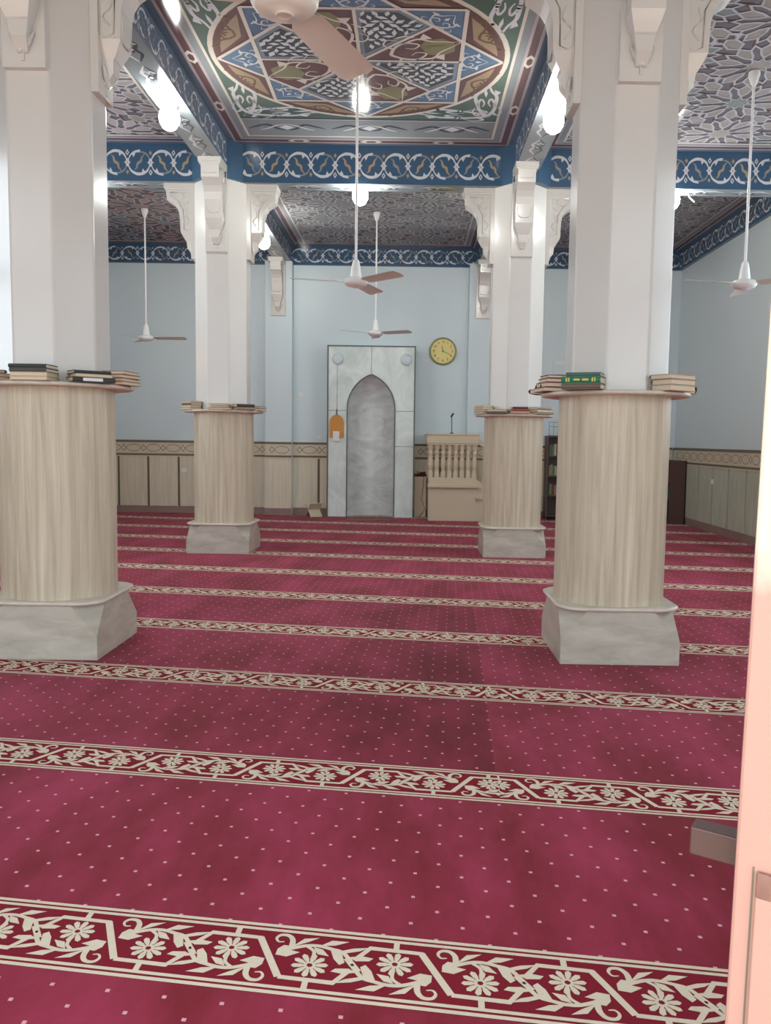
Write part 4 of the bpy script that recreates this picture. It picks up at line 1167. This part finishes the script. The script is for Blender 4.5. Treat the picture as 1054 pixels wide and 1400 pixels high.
def window():
    r = thing('window_1', None, None, (XL, 11.3, 0)); r['kind'] = 'structure'
    def arch(h, s, k): return [(-h, s), (-h, 2.62)]+[(-h*math.cos(PI*i/14), 2.62+(k)*math.sin(PI*i/14)) for i in range(1, 14)]+[(h, 2.62), (h, s)]
    o_, i_ = arch(.56, 2.3, .42), arch(.48, 2.38, .34)
    mb = MB()
    for i in range(len(o_)):
        j = (i+1) % len(o_)
        mb.poly([(.05, o_[i][0], o_[i][1]), (.05, o_[j][0], o_[j][1]), (.05, i_[j][0], i_[j][1]), (.05, i_[i][0], i_[i][1])])
        mb.poly([(.05, o_[i][0], o_[i][1]), (.05, o_[j][0], o_[j][1]), (0, o_[j][0], o_[j][1]), (0, o_[i][0], o_[i][1])])
    mb.build('window_frame', M['purple'], r)
    mb = MB(); mb.poly([(.03, y, z) for y, z in i_]); mb.build('window_pane', M['stain'], r)
    mb = MB(); mb.box(0, .06, -.56, .56, 1.33, 2.2); mb.build('window_shutter', M['purple'], r)
    mb = MB(); mb.box(0, .09, -.6, .6, 2.22, 2.3); mb.build('window_sill', M['slab'], r)
window()

# ------------------------------------------------------------------ light
w = bpy.data.worlds.new('sky'); scene.world = w; w.use_nodes = True
bg = w.node_tree.nodes['Background']; bg.inputs[0].default_value = (.82, .92, 1., 1); bg.inputs[1].default_value = 1.3
def portal_light(name, x0, x1, z0, z1, power):
    l = bpy.data.lights.new(name, 'AREA'); l.shape = 'RECTANGLE'; l.size = x1-x0; l.size_y = z1-z0; l.energy = power; l.color = (1, .985, .965)
    o = bpy.data.objects.new(name, l); COL.objects.link(o)
    o.location = ((x0+x1)/2, YF-.32, (z0+z1)/2); o.rotation_euler = (PI/2, 0, PI)
    return o
for i in (1, 3, 5):
    for (za, zb) in ((.0, 2.95), (3.15, 4.35)):
        o = portal_light('daylight_portal', xs[i], xs[i+1], max(za, .02), zb, 10); o.data.cycles.is_portal = True
for xa, sg in ((XL-.31, -1), (XR+.31, 1)):
    for q in ADDED_WIN:
        o = portal_light('daylight_portal', q[0], q[1], *WZ, 10); o.data.cycles.is_portal = True
        o.location = (xa, (q[0]+q[1])/2, sum(WZ)/2); o.rotation_euler = (PI/2, 0, PI/2*sg)
sun = bpy.data.lights.new('sun', 'SUN'); sun.energy = 4.; sun.angle = .02; sun.color = (1., .93, .84)
o = bpy.data.objects.new('sun', sun); COL.objects.link(o); o.rotation_euler = (math.radians(-28), math.radians(4), 0)

# ------------------------------------------------------------------ camera
cam = bpy.data.cameras.new('camera'); co = bpy.data.objects.new('camera', cam); COL.objects.link(co)
F, PX, pitch, roll = 1131.5, 560.1, .08723, -.0146
fwd = Vector((0, math.cos(pitch), -math.sin(pitch))); rt = Vector((1, 0, 0)); dn = fwd.cross(rt)
r2_ = rt*math.cos(roll)+dn*math.sin(roll); d2_ = -rt*math.sin(roll)+dn*math.cos(roll)
mt = Matrix.Identity(4)
for i in range(3): mt[i][0] = r2_[i]; mt[i][1] = -d2_[i]; mt[i][2] = -fwd[i]
mt.translation = Vector((0, 0, 1.4)); co.matrix_world = mt
cam.sensor_fit = 'VERTICAL'; cam.sensor_height = 36; cam.sensor_width = 27.1; cam.lens = F/1400*36
cam.shift_x = -(PX-527)/1400; cam.clip_start = .05; cam.clip_end = 100
scene.camera = co
scene.view_settings.view_transform = 'Standard'; scene.view_settings.look = 'None'; scene.view_settings.gamma = 1
scene.view_settings.exposure = 1.54; scene.view_settings.use_curve_mapping = False
cy = scene.cycles; cy.max_bounces = 10; cy.diffuse_bounces = 6; cy.use_denoising = True; cy.sample_clamp_indirect = 6
